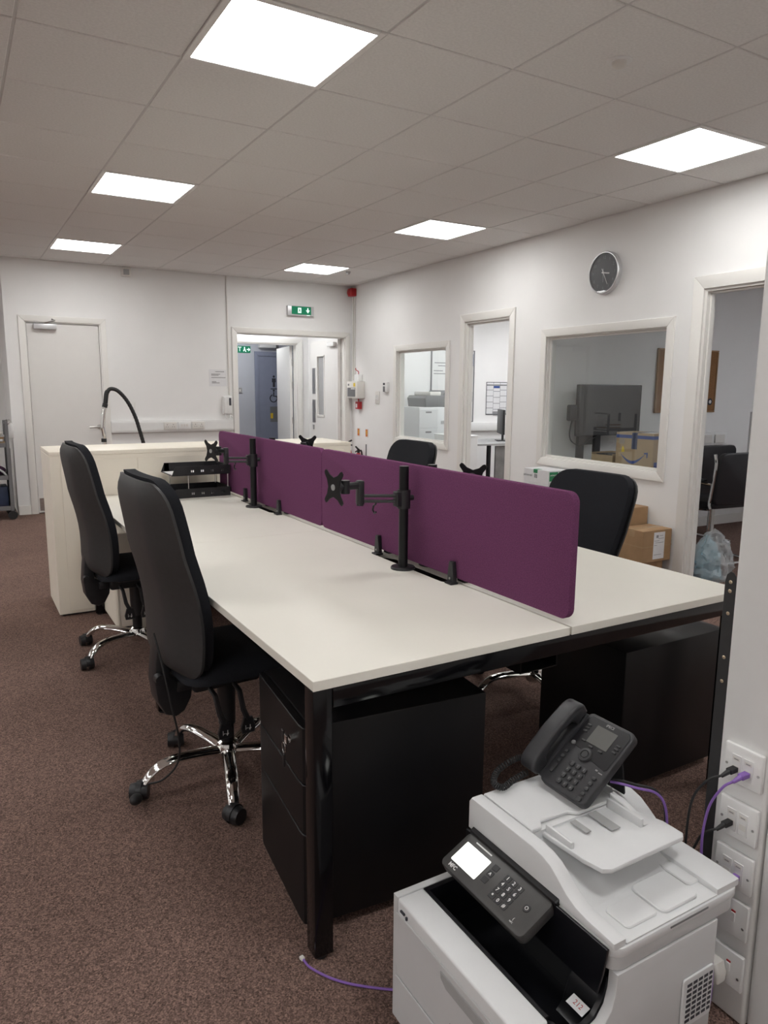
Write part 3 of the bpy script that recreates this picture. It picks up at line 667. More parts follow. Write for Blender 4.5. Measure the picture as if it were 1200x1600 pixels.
# ------------------------------------------------------------------ swivel chairs
def rowgrid(half, z0, z1, r0_, r1_, fx, nu=17, nv=23):
    rows = []
    for j in range(nv):
        v = 0.5-0.5*math.cos(PI*j/(nv-1)); z = z0+(z1-z0)*v
        hw = half(v); d = min(z-z0, z1-z); r = r0_ if z-z0 < z1-z else r1_
        if d < r: hw = hw-r+math.sqrt(max(0, r*r-(r-d)**2))
        rows.append([(hw*math.sin(PI/2*(2*i/(nu-1)-1)), z, v) for i in range(nu)])
    return rows
def swivel_chair(x, y, rz, label, base_rot, lean=0.0, back_dz=0.0, cable=False):
    """faces local +x, origin on the floor under the gas column"""
    t = thing('swivel_chair', label, 'office chair', (x, y, 0), rz, 'black swivel chairs at the bench desk')
    half = lambda v: 0.226+0.028*math.sin(min(1, v*1.15)*PI*0.62)
    zb, zt = 0.468+back_dz, 1.105+back_dz
    def mid(u, v):      # surface between shell and cushion
        s = -0.203 - 0.086*v**1.5 - lean*(v) + 0.018*math.sin(PI*min(1, v*1.6)) + 0.055*abs(u)**2.2*(1-0.45*v)
        return s
    G0 = rowgrid(half, zb, zt, 0.050, 0.085, None)
    hwm = 0.254
    A = [[(mid(y_/hwm, v), y_, z) for (y_, z, v) in row] for row in G0]
    def edge(row, y_, p_=5):
        m = max(abs(q[0]) for q in row); return max(0.0, 1-(abs(y_)/max(m, 1e-4))**p_)
    def flank(row, y_):
        m = max(abs(q[0]) for q in row); return min(1.0, (1-abs(y_)/max(m, 1e-4))/0.42)
    def vend(v, p=7): return max(0.0, 1-abs(2*v-1)**p)
    B = [[(mid(y_/hwm, v)-0.009-(0.046-0.018*v)*flank(row, y_)*vend(v, 12), y_, z) for (y_, z, v) in row] for row in G0]
    MB().pad(A, B).obj('back_shell', W['shell'], t, smooth=50)
    G1 = rowgrid(lambda v: half(v)-0.014, zb+0.010, zt+0.010, 0.05, 0.09, None)
    A1 = [[(mid(y_/hwm, v)+0.0008, y_, z) for (y_, z, v) in row] for row in G1]
    th = lambda v: 0.012+0.026*math.sin(PI*min(1, 0.12+v*0.9))**1.2*(1-0.35*v)
    B1 = [[(mid(y_/hwm, v)+0.038+th(v)*edge(row, y_, 4)*vend(v, 10), y_, z) for (y_, z, v) in row] for row in G1]
    MB().pad(A1, B1).obj('back_cushion', W['fabric'], t, smooth=50)
    # seat: padded, waterfall front
    def seatgrid(z, k, inset=0.0):
        rows = []
        for j in range(19):
            v = 0.5-0.5*math.cos(PI*j/18); xx = -0.20+inset+(0.46-2*inset)*v; d = min(v, 1-v)*(0.46); hw = 0.235-inset; r = 0.09
            if d < r: hw = hw-r+math.sqrt(max(0, r*r-(r-d)**2))
            row = []
            for i in range(15):
                yy = hw*math.sin(PI/2*(2*i/14-1)); m = max(0, 1-(abs(yy)/hw)**6)*max(0, 1-abs(2*v-1)**8)
                row.append((xx, yy, z+k*m-0.03*max(0, v-0.7)**2*4+0.012*abs(yy/0.235)**2))
            rows.append(row)
        return rows
    MB().pad(seatgrid(0.455, 0.045), seatgrid(0.438, -0.012)).obj('seat', W['fabric'], t, smooth=50)
    MB().pad(seatgrid(0.436, 0.0, 0.03), seatgrid(0.424, -0.010, 0.05)).obj('seat_pan', W['blackplastic'], t, smooth=50)
    # mechanism, back bracket, levers
    m = MB().box(-0.14, 0.10, -0.075, 0.075, 0.365, 0.414, 0.012, 2)
    m.box(-0.19, -0.12, -0.05, 0.05, 0.372, 0.412, 0.008, 2); m.obj('mechanism', W['blackplastic'], t)
    P = [(-0.155, 0.395), (-0.16, 0.345), (-0.185, 0.300), (-0.215, 0.285), (-0.250, 0.300), (-0.275, 0.350), (-0.283, 0.42), (-0.275, 0.50), (-0.262+0.0, 0.60), (-0.238, 0.60), (-0.232, 0.50), (-0.228, 0.43), (-0.205, 0.412)]
    MB().prism([(a+0.022, b+(back_dz if b > 0.45 else 0)) for a, b in P], -0.042, 0.042, XZ, 0.008, 2).obj('back_bracket', W['blackplastic'], t)
    MB().cyl((-0.250, -0.043, 0.440), (-0.250, -0.075, 0.440), 0.016, n=16).obj('height_knob', W['blackplastic'], t)
    for k, (xx, dx) in enumerate(((-0.105, 0.03), (-0.02, 0.025))):
        l = MB(); l.tube([(xx, -0.13, 0.40), (xx+0.005, -0.165, 0.385), (xx+dx*0.5, -0.175, 0.32), (xx+dx, -0.18, 0.285)], [0.008, 0.009, 0.010, 0.010], 8)
        l.prism([(-0.016, 0.03), (0.016, 0.03), (0.026, -0.005), (0.022, -0.026), (-0.022, -0.026), (-0.026, -0.005)], -0.006, 0.006, lambda u, v, w: (xx+dx+u, -0.182+w, 0.262+v), 0.002, 1)
        lv = l.obj('lever', W['blackplastic'], t)
        ic = MB(); ic.box(xx+dx-0.011, xx+dx-0.0095, -0.1894, -0.1884, 0.250, 0.266); ic.box(xx+dx-0.011, xx+dx-0.002, -0.1894, -0.1884, 0.2545, 0.256); ic.prism([(0.004, -0.012), (0.010, -0.003), (0.007, -0.003), (0.007, 0.008), (0.0045, 0.008), (0.0045, -0.003), (0.0, -0.003)], -0.1894, -0.1884, lambda u, v, w: (xx+dx+u, w, 0.258+v)); ic.obj('icon', W['legend'], lv, smooth=0)
    MB().cyl((0, 0, 0.20), (0, 0, 0.37), 0.030, 0.033, n=24).obj('column_cover', W['blackplastic'], t)
    MB().cyl((0, 0, 0.11), (0, 0, 0.21), 0.024, n=20).obj('gas_column', W['blacksteel'], t)
    MB().lathe([(0, 0.062), (0.034, 0.062), (0.042, 0.075), (0.044, 0.105), (0.036, 0.128), (0.026, 0.135), (0, 0.135)], 24).obj('hub', W['chrome'], t)
    for k in range(5):
        a = base_rot + k*2*PI/5; ca, sa = math.cos(a), math.sin(a)
        path = catmull([(0.025, 0.098), (0.10, 0.108), (0.19, 0.112), (0.245, 0.102), (0.282, 0.078), (0.305, 0.050)], 4)
        lg = MB().tube([(q.x*ca, q.x*sa, q.y) for q in path], [0.026-0.007*i/(len(path)-1) for i in range(len(path))], 12, sx=0.62, sy=1.0).obj('leg', W['chrome'], t)
        cx, cy = 0.318*ca, 0.318*sa; b = a + 1.1*math.sin(k*2.3+base_rot*3); cb, sb = math.cos(b), math.sin(b)
        c = MB()
        for s in (-1, 1):
            c.cyl((cx-sb*s*0.008, cy+cb*s*0.008, 0.031), (cx-sb*s*0.030, cy+cb*s*0.030, 0.031), 0.031, 0.026, n=20)
        c.prism([(0.034*math.cos(q), 0.033+0.033*math.sin(q)) for q in [-0.25+i*(PI+0.5)/12 for i in range(13)]], -0.009, 0.009, lambda u, v, w: (cx+cb*u-sb*w, cy+sb*u+cb*w, v))
        c.cyl((cx-ca*0.010, cy-sa*0.010, 0.05), (cx-ca*0.010, cy-sa*0.010, 0.066), 0.012, n=12)
        c.obj('castor', W['blackplastic'], t)
    if cable:
        MB().tube(catmull([(-0.262, -0.06, 0.60), (-0.250, -0.10, 0.50), (-0.235, -0.12, 0.38), (-0.215, -0.13, 0.25), (-0.22, -0.12, 0.16), (-0.26, -0.09, 0.10), (-0.30, -0.05, 0.075)], 6), 0.0035, 8).obj('pump_tube', W['black'], t)
        MB().ell((0, 0, 0), 0.036, 0.019, 0.019, M=Matrix.Translation((-0.345, -0.060, 0.040)) @ Matrix.Rotation(math.radians(58), 4, 'Z') @ Matrix.Rotation(0.35, 4, 'Y')).obj('pump_bulb', W['black'], t)
    return t
swivel_chair(0.762, 2.400, 0.05, 'nearest black swivel chair with chrome base and hanging pump tube', math.radians(108), cable=True)
swivel_chair(0.752, 3.850, 0.03, 'black swivel chair on the left beside the cream cabinet', math.radians(63))
swivel_chair(2.222, 2.400, PI+0.02, 'black swivel chair on the right behind the near purple screen', math.radians(210), lean=0.085, back_dz=-0.102)
swivel_chair(2.150, 3.790, PI-0.02, 'black swivel chair under the small office window', math.radians(20), lean=0.04, back_dz=-0.045)
# ================================================================== PRINTER (front faces -x)
PX, PY = 0.742, 0.773
pr = thing('multifunction_printer', 'pale grey multifunction printer with lit screen on the floor', 'printer', (PX, PY, 0))
PW = 0.436; DB = 0.493       # width along y, body depth
side = [(0.0, 0.012), (DB, 0.012), (DB, 0.353), (0.208, 0.353), (0.206, 0.315), (0.198, 0.285), (0.180, 0.262), (0.155, 0.252), (0.125, 0.254), (0.100, 0.268), (0.082, 0.290), (0.066, 0.307), (0.0, 0.311)]
far = [(0.0, 0.012), (DB, 0.012), (DB, 0.353), (0.208, 0.353), (0.200, 0.325), (0.150, 0.311), (0.0, 0.311)]
b = MB()
b.prism(side, 0.0, 0.022, XZ, 0.003, 2); b.prism(far, PW-0.018, PW, XZ, 0.003, 2)
b.box(0.0, DB, 0.0221, PW-0.0181, 0.012, 0.19); b.box(0.235, DB, 0.0221, PW-0.0181, 0.19, 0.353)
b.obj('body', W['printer_side'], pr)
MB().box(-0.001, 0.066, 0.0225, PW-0.0185, 0.1905, 0.311, 0.006, 3).obj('front_band', W['printer'], pr)
ins = MB()      # black output well
ins.box(0.0665, 0.2345, 0.0225, PW-0.0185, 0.1905, 0.212); ins.box(0.222, 0.2345, 0.0225, PW-0.0185, 0.212, 0.353)
ins.box(0.0665, 0.222, PW-0.030, PW-0.0186, 0.212, 0.309); ins.prism([(0.067, 0.212), (0.222, 0.212), (0.222, 0.335), (0.205, 0.335), (0.203, 0.315), (0.195, 0.288), (0.178, 0.266), (0.155, 0.257), (0.125, 0.259), (0.102, 0.273), (0.085, 0.292), (0.067, 0.306)], 0.0225, 0.032, XZ)
ins.box(0.0665, 0.074, 0.0325, PW-0.0305, 0.212, 0.309)
ins.box(0.12, 0.122, 0.10, 0.20, 0.2125, 0.214)
ins.prism([(0.222, 0.212), (0.222, 0.30), (0.20, 0.27), (0.185, 0.225), (0.17, 0.212)], 0.034, 0.11, XZ, 0.002, 1)
ins.obj('output_well', W['pblack'], pr)
st = MB().box(0, 0.022, 0, 0.041, 0, 0.0006, M=Matrix.Translation((0.163, 0.037, 0.2585)) @ Matrix.Rotation(-0.35, 4, 'Y')).obj('label_sticker', W['paper'], pr, smooth=0)
MB().text('212', 0.014, Matrix.Translation((0.1735, 0.0575, 0.2628)) @ Matrix.Rotation(-0.35, 4, 'Y') @ Matrix.Rotation(-PI/2, 4, 'Z'), 0.0002).obj('sticker_number', W['red'], st, smooth=0)
# paper cassette front with grip, and lettering
c = MB(); c.prism(rrect(PW-0.030, 0.10, 0.008, 4, PW/2, 0.075), -0.004, -0.0005, YZ, 0.0015, 1); c.obj('paper_tray', W['printer_side'], pr)
c = MB(); c.prism(rrect(PW-0.030, 0.130, 0.012, 4, PW/2, 0.215), -0.004, -0.0005, YZ, 0.0015, 1); fc = c.obj('front_cover', W['printer_side'], pr)
MB().prism([(0.228, 0.240), (0.246, 0.252), (0.248, 0.266), (0.098, 0.266), (0.098, 0.252), (0.112, 0.240)], -0.0062, -0.0041, YZ, 0.0008, 1).obj('grip', W['grey'], fc)
MB().text('brother', 0.042, axes((-0.0046, 0.150, 0.160), (0, -1, 0), (0, 0, 1), (-1, 0, 0)), 0.0004).obj('lettering', W['ink'], fc, smooth=0)
MB().box(-0.0048, -0.001, 0.385, 0.400, 0.290, 0.294).box(-0.0048, -0.001, 0.375, 0.379, 0.285, 0.292).obj('usb_port', W['ink'], pr, smooth=0)
# scanner body: two stacked rounded slabs with the S-shaped feeder rim
X0, X1 = 0.196, 0.560
def slab(z0, z1, inset, bv): return MB().prism(rrect(X1-X0-2*inset, PW-2*inset, 0.028, 6, (X0+X1)/2, PW/2), z0, z1, XY, bv, 2)
slab(0.3535, 0.384, 0.004, 0.004).obj('scanner_base', W['printer_side'], pr)
slab(0.3845, 0.404, 0.0, 0.003).obj('scanner_lid', W['printer'], pr)
MB().prism([(0.030, 0.300), (PW-0.004, 0.300), (PW-0.004, 0.4040), (0.012, 0.4040), (0.014, 0.385), (0.020, 0.345)], X0-0.006, X0-0.0005, YZ, 0.001, 1).obj('front_fascia', W['pblack'], pr)
S = [(PW-0.002, 0.4045), (PW-0.002, 0.470), (PW-0.010, 0.481), (0.225, 0.481), (0.195, 0.478), (0.170, 0.470), (0.148, 0.455), (0.125, 0.438), (0.100, 0.427), (0.070, 0.422), (0.030, 0.420), (0.004, 0.418), (0.004, 0.4045)]
MB().prism(S, X0+0.001, X0+0.034, YZ, 0.004, 2).obj('feeder_rim', W['printer'], pr)
S2 = [(PW-0.002, 0.4045), (PW-0.002, 0.462), (PW-0.012, 0.472), (0.285, 0.474), (0.255, 0.466), (0.225, 0.448), (0.200, 0.430), (0.170, 0.422), (0.03, 0.420), (0.004, 0.418), (0.004, 0.4045)]
MB().prism(S2, X1-0.072, X1-0.002, YZ, 0.004, 2).obj('feeder_rear_rim', W['printer'], pr)
# feeder hump between the rims and its cover plate
H = [(PW-0.004, 0.4045), (PW-0.004, 0.466), (PW-0.012, 0.474), (0.262, 0.474), (0.262, 0.455), (0.20, 0.430), (0.19, 0.4045)]
MB().prism(H, X0+0.0345, X1-0.0725, YZ, 0.0).obj('feeder_body', W['printer'], pr)
cv = [(X0+0.036, PW-0.012), (X0+0.036, 0.262), (X0+0.062, 0.262), (X0+0.075, 0.280), (X0+0.150, 0.278), (X0+0.168, 0.262), (X0+0.275, 0.262), (X0+0.275, PW-0.012)]
MB().prism(cv, 0.4745, 0.4830, XY, 0.002, 1).obj('feeder_cover', W['printer'], pr)
# bed between rims and the raised paper support flap
MB().prism([(0.26, 0.455), (0.26, 0.450), (0.09, 0.404), (0.185, 0.4047)], X0+0.035, X1-0.073, YZ).obj('feeder_bed', W['printer'], pr)
fl = [(0.262, 0.272), (0.262, 0.235), (0.266, 0.150), (0.274, 0.108), (0.290, 0.098), (0.500, 0.098), (0.512, 0.108), (0.514, 0.160), (0.490, 0.235), (0.490, 0.272)]
def flapf(u, v, w): return (u, v, w + 0.10*(0.27-v)*0.35 - 0.012)
MB().prism(fl, 0.470, 0.481, flapf, 0.003, 2).obj('paper_support', W['printer'], pr)
MB().box(0.268, 0.276, 0.185, 0.262, 0.462, 0.486, 0.003, 2).obj('paper_guide', W['printer'], pr)
g = MB(); g.box(0.45, 0.458, 0.165, 0.262, 0.462, 0.492, 0.003, 2)
g.prism([(0.262, 0.4705), (0.165, 0.475), (0.175, 0.479), (0.225, 0.496), (0.262, 0.500)], 0.458, 0.475, YZ, 0.002, 1); g.obj('paper_guide', W['printer'], pr)
MB().box(0.33, 0.345, 0.205, 0.252, 0.4755, 0.478, 0.0005, 1).obj('feeder_mark', W['grey'], pr)
MB().box(0.385, 0.41, 0.185, 0.255, 0.4752, 0.4766).obj('feeder_mark', W['grey'], pr)
# plates on the low end of the lid
pl = MB(); pl.prism(rrect(0.105, 0.085, 0.014, 4, 0.400, 0.060), 0.4045, 0.4135, XY, 0.002, 1); pl.obj('exit_flap', W['printer'], pr)
pl = MB(); pl.prism(rrect(0.085, 0.06, 0.010, 4, 0.300, 0.055), 0.4045, 0.4115, XY, 0.002, 1); pl.obj('exit_ledge', W['printer'], pr)
pl = MB(); pl.prism(rrect(0.045, 0.095, 0.010, 4, 0.480, 0.095), 0.4045, 0.4125, XY, 0.002, 1); pl.obj('exit_stop', W['printer'], pr)
MB().box(0.345, 0.455, -0.0012, 0.004, 0.3935, 0.397).obj('lid_slot', W['midgrey'], pr, smooth=0)
MB().box(X0+0.0345, 0.488, 0.004, 0.10, 0.4043, 0.4075).obj('exit_bed', W['printer'], pr, smooth=0)
# side vent
v = MB(); v.prism(rrect(0.092, 0.112, 0.006, 3, 0.440, 0.205), -0.005, -0.0005, XZ, 0.001, 1); ve = v.obj('vent_frame', W['printer'], pr)
for k in range(8):
    MB().box(0.405, 0.481, -0.0062, -0.0051, 0.162+k*0.0115, 0.1675+k*0.0115).obj('vent_slot', W['ink'], ve, smooth=0)
vb = MB()
for k in range(4): vb.box(0.418+k*0.0162, 0.421+k*0.0162, -0.0066, -0.0063, 0.160, 0.2495)
vb.obj('vent_bars', W['printer'], ve, smooth=0)
# tilted control panel: local x right along the panel (world -y), y up-slope, z out
pa = Vector((0.105, 0.415, 0.363)); pb = Vector((0.192, 0.415, 0.408)); upv = (pb-pa).normalized(); rtv = Vector((0, -1, 0)); nv = rtv.cross(upv)
PM = axes(pa, rtv, upv, nv); PLw, PLh = 0.268, (pb-pa).length
cp = MB().prism(rrect(PLw, PLh, 0.014, 5, PLw/2, PLh/2), -0.026, 0.0, XY, 0.004, 2).obj('control_panel', W['pdark'], pr); cp.matrix_local = PM
MB().box(0.0, PLw+0.006, PLh-0.004, PLh+0.010, -0.02, 0.006, 0.002, 1).obj('hood', W['pblack'], cp)
MB().prism(rrect(0.082, 0.052, 0.002, 2, 0.058, 0.048), 0.0001, 0.0007, XY).obj('display', W['screen_on'], cp, smooth=0)
keys = [[0.157+c*0.0185, 0.071-r*0.0155] for r in range(4) for c in range(3)]
k0 = None
for kx, ky in keys + [[0.118, 0.071], [0.118, 0.0545], [0.118, 0.038]]:
    if k0 is None: k0 = MB().prism(rrect(0.0165, 0.0137, 0.002, 2), 0.0, 0.0012, XY, 0.0004, 1).obj('key', W['key'], cp); o = k0
    else: o = k0.copy(); COL.objects.link(o)
    o.location = (kx, ky, 0.0001)
lg = MB()
for (kx, ky), s in zip(keys, '123456789*0#'): lg.text(s, 0.0115, Matrix.Translation((kx, ky, 0.0016)), 0.0002, 0.0002)
lg.text('MFC', 0.013, Matrix.Translation((0.036, 0.012, 0.0004)), 0.0002, 0.0003); lg.box(0.035, 0.088, PLh-0.0145, PLh-0.0115, 0.0001, 0.0006)
lg.text('^', 0.014, Matrix.Translation((0.118, 0.0515, 0.0016)), 0.0002, 0.0003); lg.text('(', 0.008, Matrix.Translation((0.229, 0.020, 0.0004)), 0.0002); lg.text('NFC', 0.005, Matrix.Translation((0.229, 0.012, 0.0004)), 0.0002)
lg.obj('panel_lettering', W['legend'], cp, smooth=0)['kind'] = 'stuff'
MB().lathe([(0, 0.0016), (0.0075, 0.0016), (0.0085, 0.0001), (0, 0.0001)], 20, Matrix.Translation((0.234, 0.052, 0))).obj('power_button', W['key'], cp)
MB().tube([(0.234+0.0035*math.cos(a), 0.052+0.0035*math.sin(a), 0.0018) for a in [2*PI*k/12 for k in range(13)]], 0.0006, 5).obj('power_icon', W['legend'], cp)

# ================================================================== DESK PHONE leaning on the feeder
tilt = math.radians(38.5); ub = Vector((math.cos(tilt), 0, math.sin(tilt))); ra = Vector((0, -1, 0)); nn = ra.cross(ub)
ph = thing('desk_phone', 'charcoal desk phone standing tilted on top of the printer', 'telephone', (0, 0, 0))
ph.matrix_world = axes((1.118, 1.092, 0.4845), ra, ub, nn)
body = rrect(0.140, 0.204, 0.016, 6, 0, 0.102)
MB().prism(body, 0.002, 0.024, XY, 0.004, 3).obj('body', W['phone'], ph)
MB().prism([(-0.112, 0.010), (-0.0702, 0.010), (-0.0702, 0.198), (-0.102, 0.198), (-0.112, 0.188)], 0.004, 0.018, XY, 0.003, 2).obj('cradle', W['phone'], ph)
MB().prism([(-0.062, 0.112), (-0.04, 0.112), (-0.02, 0.1105), (0.02, 0.098), (0.058, 0.092), (0.064, 0.098), (0.064, 0.186), (0.054, 0.197), (-0.052, 0.197), (-0.062, 0.187)], 0.0242, 0.0252, XY, 0.0003, 1).obj('fascia', W['pblack'], ph)
MB().prism(rrect(0.060, 0.048, 0.001, 1, 0.004, 0.157), 0.0253, 0.0260, XY).obj('display', W['screen_off'], ph, smooth=0)
t_ = MB().text('iPECS', 0.0095, Matrix.Translation((0.004, 0.190, 0.0255)), 0.0002, 0.0002)
t_.box(0.040, 0.046, 0.084, 0.0875, 0.0242, 0.0247); t_.box(0.050, 0.061, 0.082, 0.0845, 0.0242, 0.0247)
kd = [(-0.018+c*0.0185, 0.070-r*0.0165) for r in range(4) for c in range(3)]
for (x, y), s in zip(kd, '123456789*0#'): t_.text(s, 0.0075, Matrix.Translation((x, y, 0.0282)), 0.0002)
t_.obj('lettering', W['legend_dim'], ph, smooth=0)['kind'] = 'stuff'
def pkeys(pts, w, h, r):
    f = None
    for x, y in pts:
        if f is None: f = MB().prism(rrect(w, h, r, 3), 0.0242, 0.0278, XY, 0.001, 2).obj('key', W['key'], ph); o = f
        else: o = f.copy(); COL.objects.link(o)
        o.location = (x, y, 0)
pkeys(kd, 0.0130, 0.0115, 0.003)
pkeys([(-0.052, 0.090), (-0.052, 0.076), (-0.052, 0.062), (0.052, 0.066), (0.052, 0.052), (0.052, 0.038), (0.052, 0.024)], 0.0105, 0.0085, 0.003)
pkeys([(-0.045, 0.172), (-0.045, 0.163), (-0.045, 0.154), (0.052, 0.158), (0.052, 0.149), (0.052, 0.140), (-0.032, 0.132), (-0.006, 0.126), (0.022, 0.126)], 0.012, 0.0045, 0.002)
pkeys([(-0.052, 0.040)], 0.010, 0.024, 0.003); pkeys([(0.052, 0.010)], 0.013, 0.010, 0.003)
MB().lathe([(0.0, 0.030), (0.008, 0.030), (0.0095, 0.028), (0.0105, 0.030), (0.016, 0.0295), (0.018, 0.0253), (0, 0.0253)], 28, Matrix.Translation((-0.004, 0.103, 0))).obj('dial_key', W['key'], ph)
MB().lathe([(0, 0.029), (0.005, 0.028), (0.006, 0.0253), (0, 0.0253)], 16, Matrix.Translation((-0.051, 0.116, 0))).obj('speaker_key', W['midgrey'], ph)
hs = MB()
prof = catmull([(0.004, 0.022), (0.002, 0.045), (0.025, 0.060), (0.070, 0.064), (0.110, 0.066), (0.150, 0.064), (0.185, 0.060), (0.203, 0.046), (0.202, 0.022)], 4)
bot = catmull([(0.010, 0.019), (0.040, 0.019), (0.056, 0.038), (0.110, 0.042), (0.152, 0.038), (0.162, 0.019), (0.196, 0.019)], 4)
P = [(q.x, q.y) for q in prof] + [(q.x, q.y) for q in bot[::-1]]
hs.prism(P, -0.122, -0.076, lambda u, v, w: (w, u, v), 0.007, 3); hs.obj('handset', W['phone'], ph, smooth=50)
MB().prism([(-0.05, 0.055), (0.05, 0.055), (0.05, 0.060), (-0.05, 0.060)], -0.094, 0.0015, lambda u, v, w: (u, v*1.0+0.10+w*0.55, w), 0.001, 1).obj('stand', W['blackplastic'], ph)
# curly cord hanging at the far side
cc = thing('coiled_cord', 'black coiled handset cord beside the phone on the printer', 'cable', (1.08, 1.20, 0.50))
ax = catmull([(0.03, 0.018, 0.028), (0.0, 0.030, 0.018), (-0.045, 0.026, 0.006), (-0.075, 0.000, -0.002), (-0.068, -0.022, -0.004), (-0.030, -0.012, -0.003), (0.02, -0.002, -0.001)], 40)
pts = []
for i, p in enumerate(ax):
    a = i*0.95; tg = (ax[min(i+1, len(ax)-1)]-ax[max(i-1, 0)]).normalized(); s = tg.cross(Vector((0, 0, 1))).normalized(); q = s.cross(tg)
    pts.append(p + s*math.cos(a)*0.0065 + q*math.sin(a)*0.0065)
MB().tube(pts, 0.0018, 5).obj('coil', W['black'], cc)

# ================================================================== SOCKETS ON THE COLUMN
def faceplate(z, kind, label, h=0.086):
    """plate on the column trunking, facing -x; local u to the right (world -y), v up"""
    t = thing('data_socket' if kind == 'data' else 'power_socket', label, 'socket', (CX-0.0005, 0.848, z), group='white socket plates on the column')
    M = axes((0, 0, 0), (0, -1, 0), (0, 0, 1), (-1, 0, 0)); f = lambda u, v, w: M @ Vector((u, v, w))
    MB().prism(rrect(0.088, h, 0.003, 2), 0.0, 0.011, f, 0.003, 2).obj('plate', W['white'], t)
    for s in (-1, 1): MB().cyl(f(s*0.036, -0.004 if kind == 'data' else -0.012, 0.011), f(s*0.036, -0.004 if kind == 'data' else -0.012, 0.0122), 0.003, n=10).obj('screw', W['steel'], t)
    if kind == 'data':
        for s in (-0.0135, 0.0135):
            md = MB().prism(rrect(0.0225, 0.050, 0.001, 1, s, -0.002), 0.0111, 0.0130, f, 0.0005, 1).obj('module', W['white'], t)
            MB().prism(rrect(0.016, 0.008, 0.0005, 1, s, 0.014), 0.0131, 0.0136, f).obj('label_window', W['cream'], md, smooth=0); MB().prism(rrect(0.010, 0.0022, 0.0003, 1, s, 0.0135), 0.0137, 0.0139, f).obj('port_number', W['print'], md, smooth=0)
            MB().prism(rrect(0.0145, 0.013, 0.0005, 1, s, -0.008), 0.0131, 0.0136, f).obj('port', W['cream'], md, smooth=0)
    else:
        MB().prism(rrect(0.010, 0.022, 0.002, 3, 0.012, 0.004), 0.0111, 0.0145, f, 0.001, 1).obj('switch', W['white'], t)
        MB().prism(rrect(0.010, 0.004, 0.001, 2, 0.012, 0.0175), 0.0111, 0.0125, f).obj('switch_mark', W['red'], t, smooth=0)
    return t
ZS = (0.601, 0.477, 0.362, 0.251, 0.127)
faceplate(ZS[0], 'data', 'uppermost data socket on the column, black and purple plugs')
faceplate(ZS[1], 'data', 'second data socket from the top, one black plug')
faceplate(ZS[2], 'data', 'third data socket on the column, one purple plug')
faceplate(ZS[3], 'power', 'upper switched power socket on the column, nothing plugged in')
faceplate(ZS[4], 'power', 'lowest switched power socket on the column, with white plug')
XP = CX-0.0145
def net_cable(y, z, pts, m, label):
    t = thing('network_cable', label, 'cable', (XP, y, z), group='network cables plugged into the column')
    MB().box(-0.024, 0.0, -0.007, 0.007, -0.0055, 0.0055, 0.0012, 1).obj('plug', W[m], t)
    MB().tube([(-0.020, 0, 0), (-0.034, 0.001, -0.003), (-0.042, 0.004, -0.008)], [0.0058, 0.0048, 0.0036], 8).obj('boot', W[m], t)
    MB().tube(catmull([(-0.036, 0.002, -0.005)] + pts, 8), 0.0028, 8).obj('cable', W[m], t)
net_cable(0.8615, 0.593, [(-0.055, 0.030, -0.03), (-0.056, 0.060, -0.10), (-0.045, 0.072, -0.25), (-0.04, 0.075, -0.45), (-0.04, 0.075, -0.585)], 'black', 'black network cable from the uppermost socket')
net_cable(0.8345, 0.593, [(-0.056, 0.018, -0.025), (-0.060, 0.043, -0.09), (-0.054, 0.052, -0.20), (-0.056, 0.020, -0.32), (-0.060, -0.002, -0.44), (-0.062, -0.002, -0.54), (-0.09, 0.0, -0.589)], 'purple', 'purple network cable from the uppermost socket running down behind the printer')
net_cable(0.8615, 0.469, [(-0.050, 0.028, -0.028), (-0.044, 0.052, -0.08), (-0.024, 0.090, -0.16), (0.004, 0.12, -0.30), (0.004, 0.12, -0.45)], 'black', 'black network cable from the second socket')
net_cable(0.8345, 0.354, [(-0.046, 0.024, -0.03), (-0.045, 0.045, -0.09), (-0.044, 0.05, -0.20), (-0.044, 0.05, -0.34)], 'purple', 'purple network cable from the third socket')
t = thing('power_plug', 'white mains plug in the lowest power socket', 'plug', (CX-0.012, 0.859, 0.118))
M = axes((0, 0, 0), (0, -1, 0), (0, 0, 1), (-1, 0, 0)); f = lambda u, v, w: M @ Vector((u, v, w))
MB().prism([(-0.022, -0.022), (0.022, -0.022), (0.024, 0.0), (0.015, 0.024), (-0.015, 0.024), (-0.024, 0.0)], 0.0, 0.036, f, 0.008, 3).obj('body', W['cream'], t, smooth=50)
MB().tube([f(0, -0.022, 0.016), f(0, -0.045, 0.018), f(-0.01, -0.09, 0.016), f(-0.03, -0.114, 0.02)], 0.0035, 8).obj('flex', W['cream'], t)

# black upright just behind the column
t = thing('steel_upright', 'black bolted steel upright standing behind the white column', 'upright', (CX+0.018, 0.930, 0))
ro = [(-0.0125, 0.0), (0.0145, 0.0), (0.0145, 0.985), (0.011, 1.000), (0.003, 1.008), (-0.004, 1.006), (-0.010, 0.998), (-0.0125, 0.985)]
MB().prism(ro, -0.003, 0.0, YZ, 0.0006, 1).box(0.0, 0.03, 0.0115, 0.0145, 0.0, 0.98).obj('channel', W['shell'], t)
for z in (0.985, 0.965, 0.915, 0.815, 0.760, 0.30, 0.26): MB().lathe([(0, -0.005), (0.003, -0.0045), (0.0042, -0.0032), (0.0042, -0.003), (0, -0.003)], 10, axes((0, 0.001, z), (0, 1, 0), (0, 0, 1), (1, 0, 0))).obj('bolt', W['brass'], t)
MB().box(-0.004, 0.05, -0.03, 0.05, 0.0, 0.006, 0.001, 1).obj('foot_plate', W['blacksteel'], t)

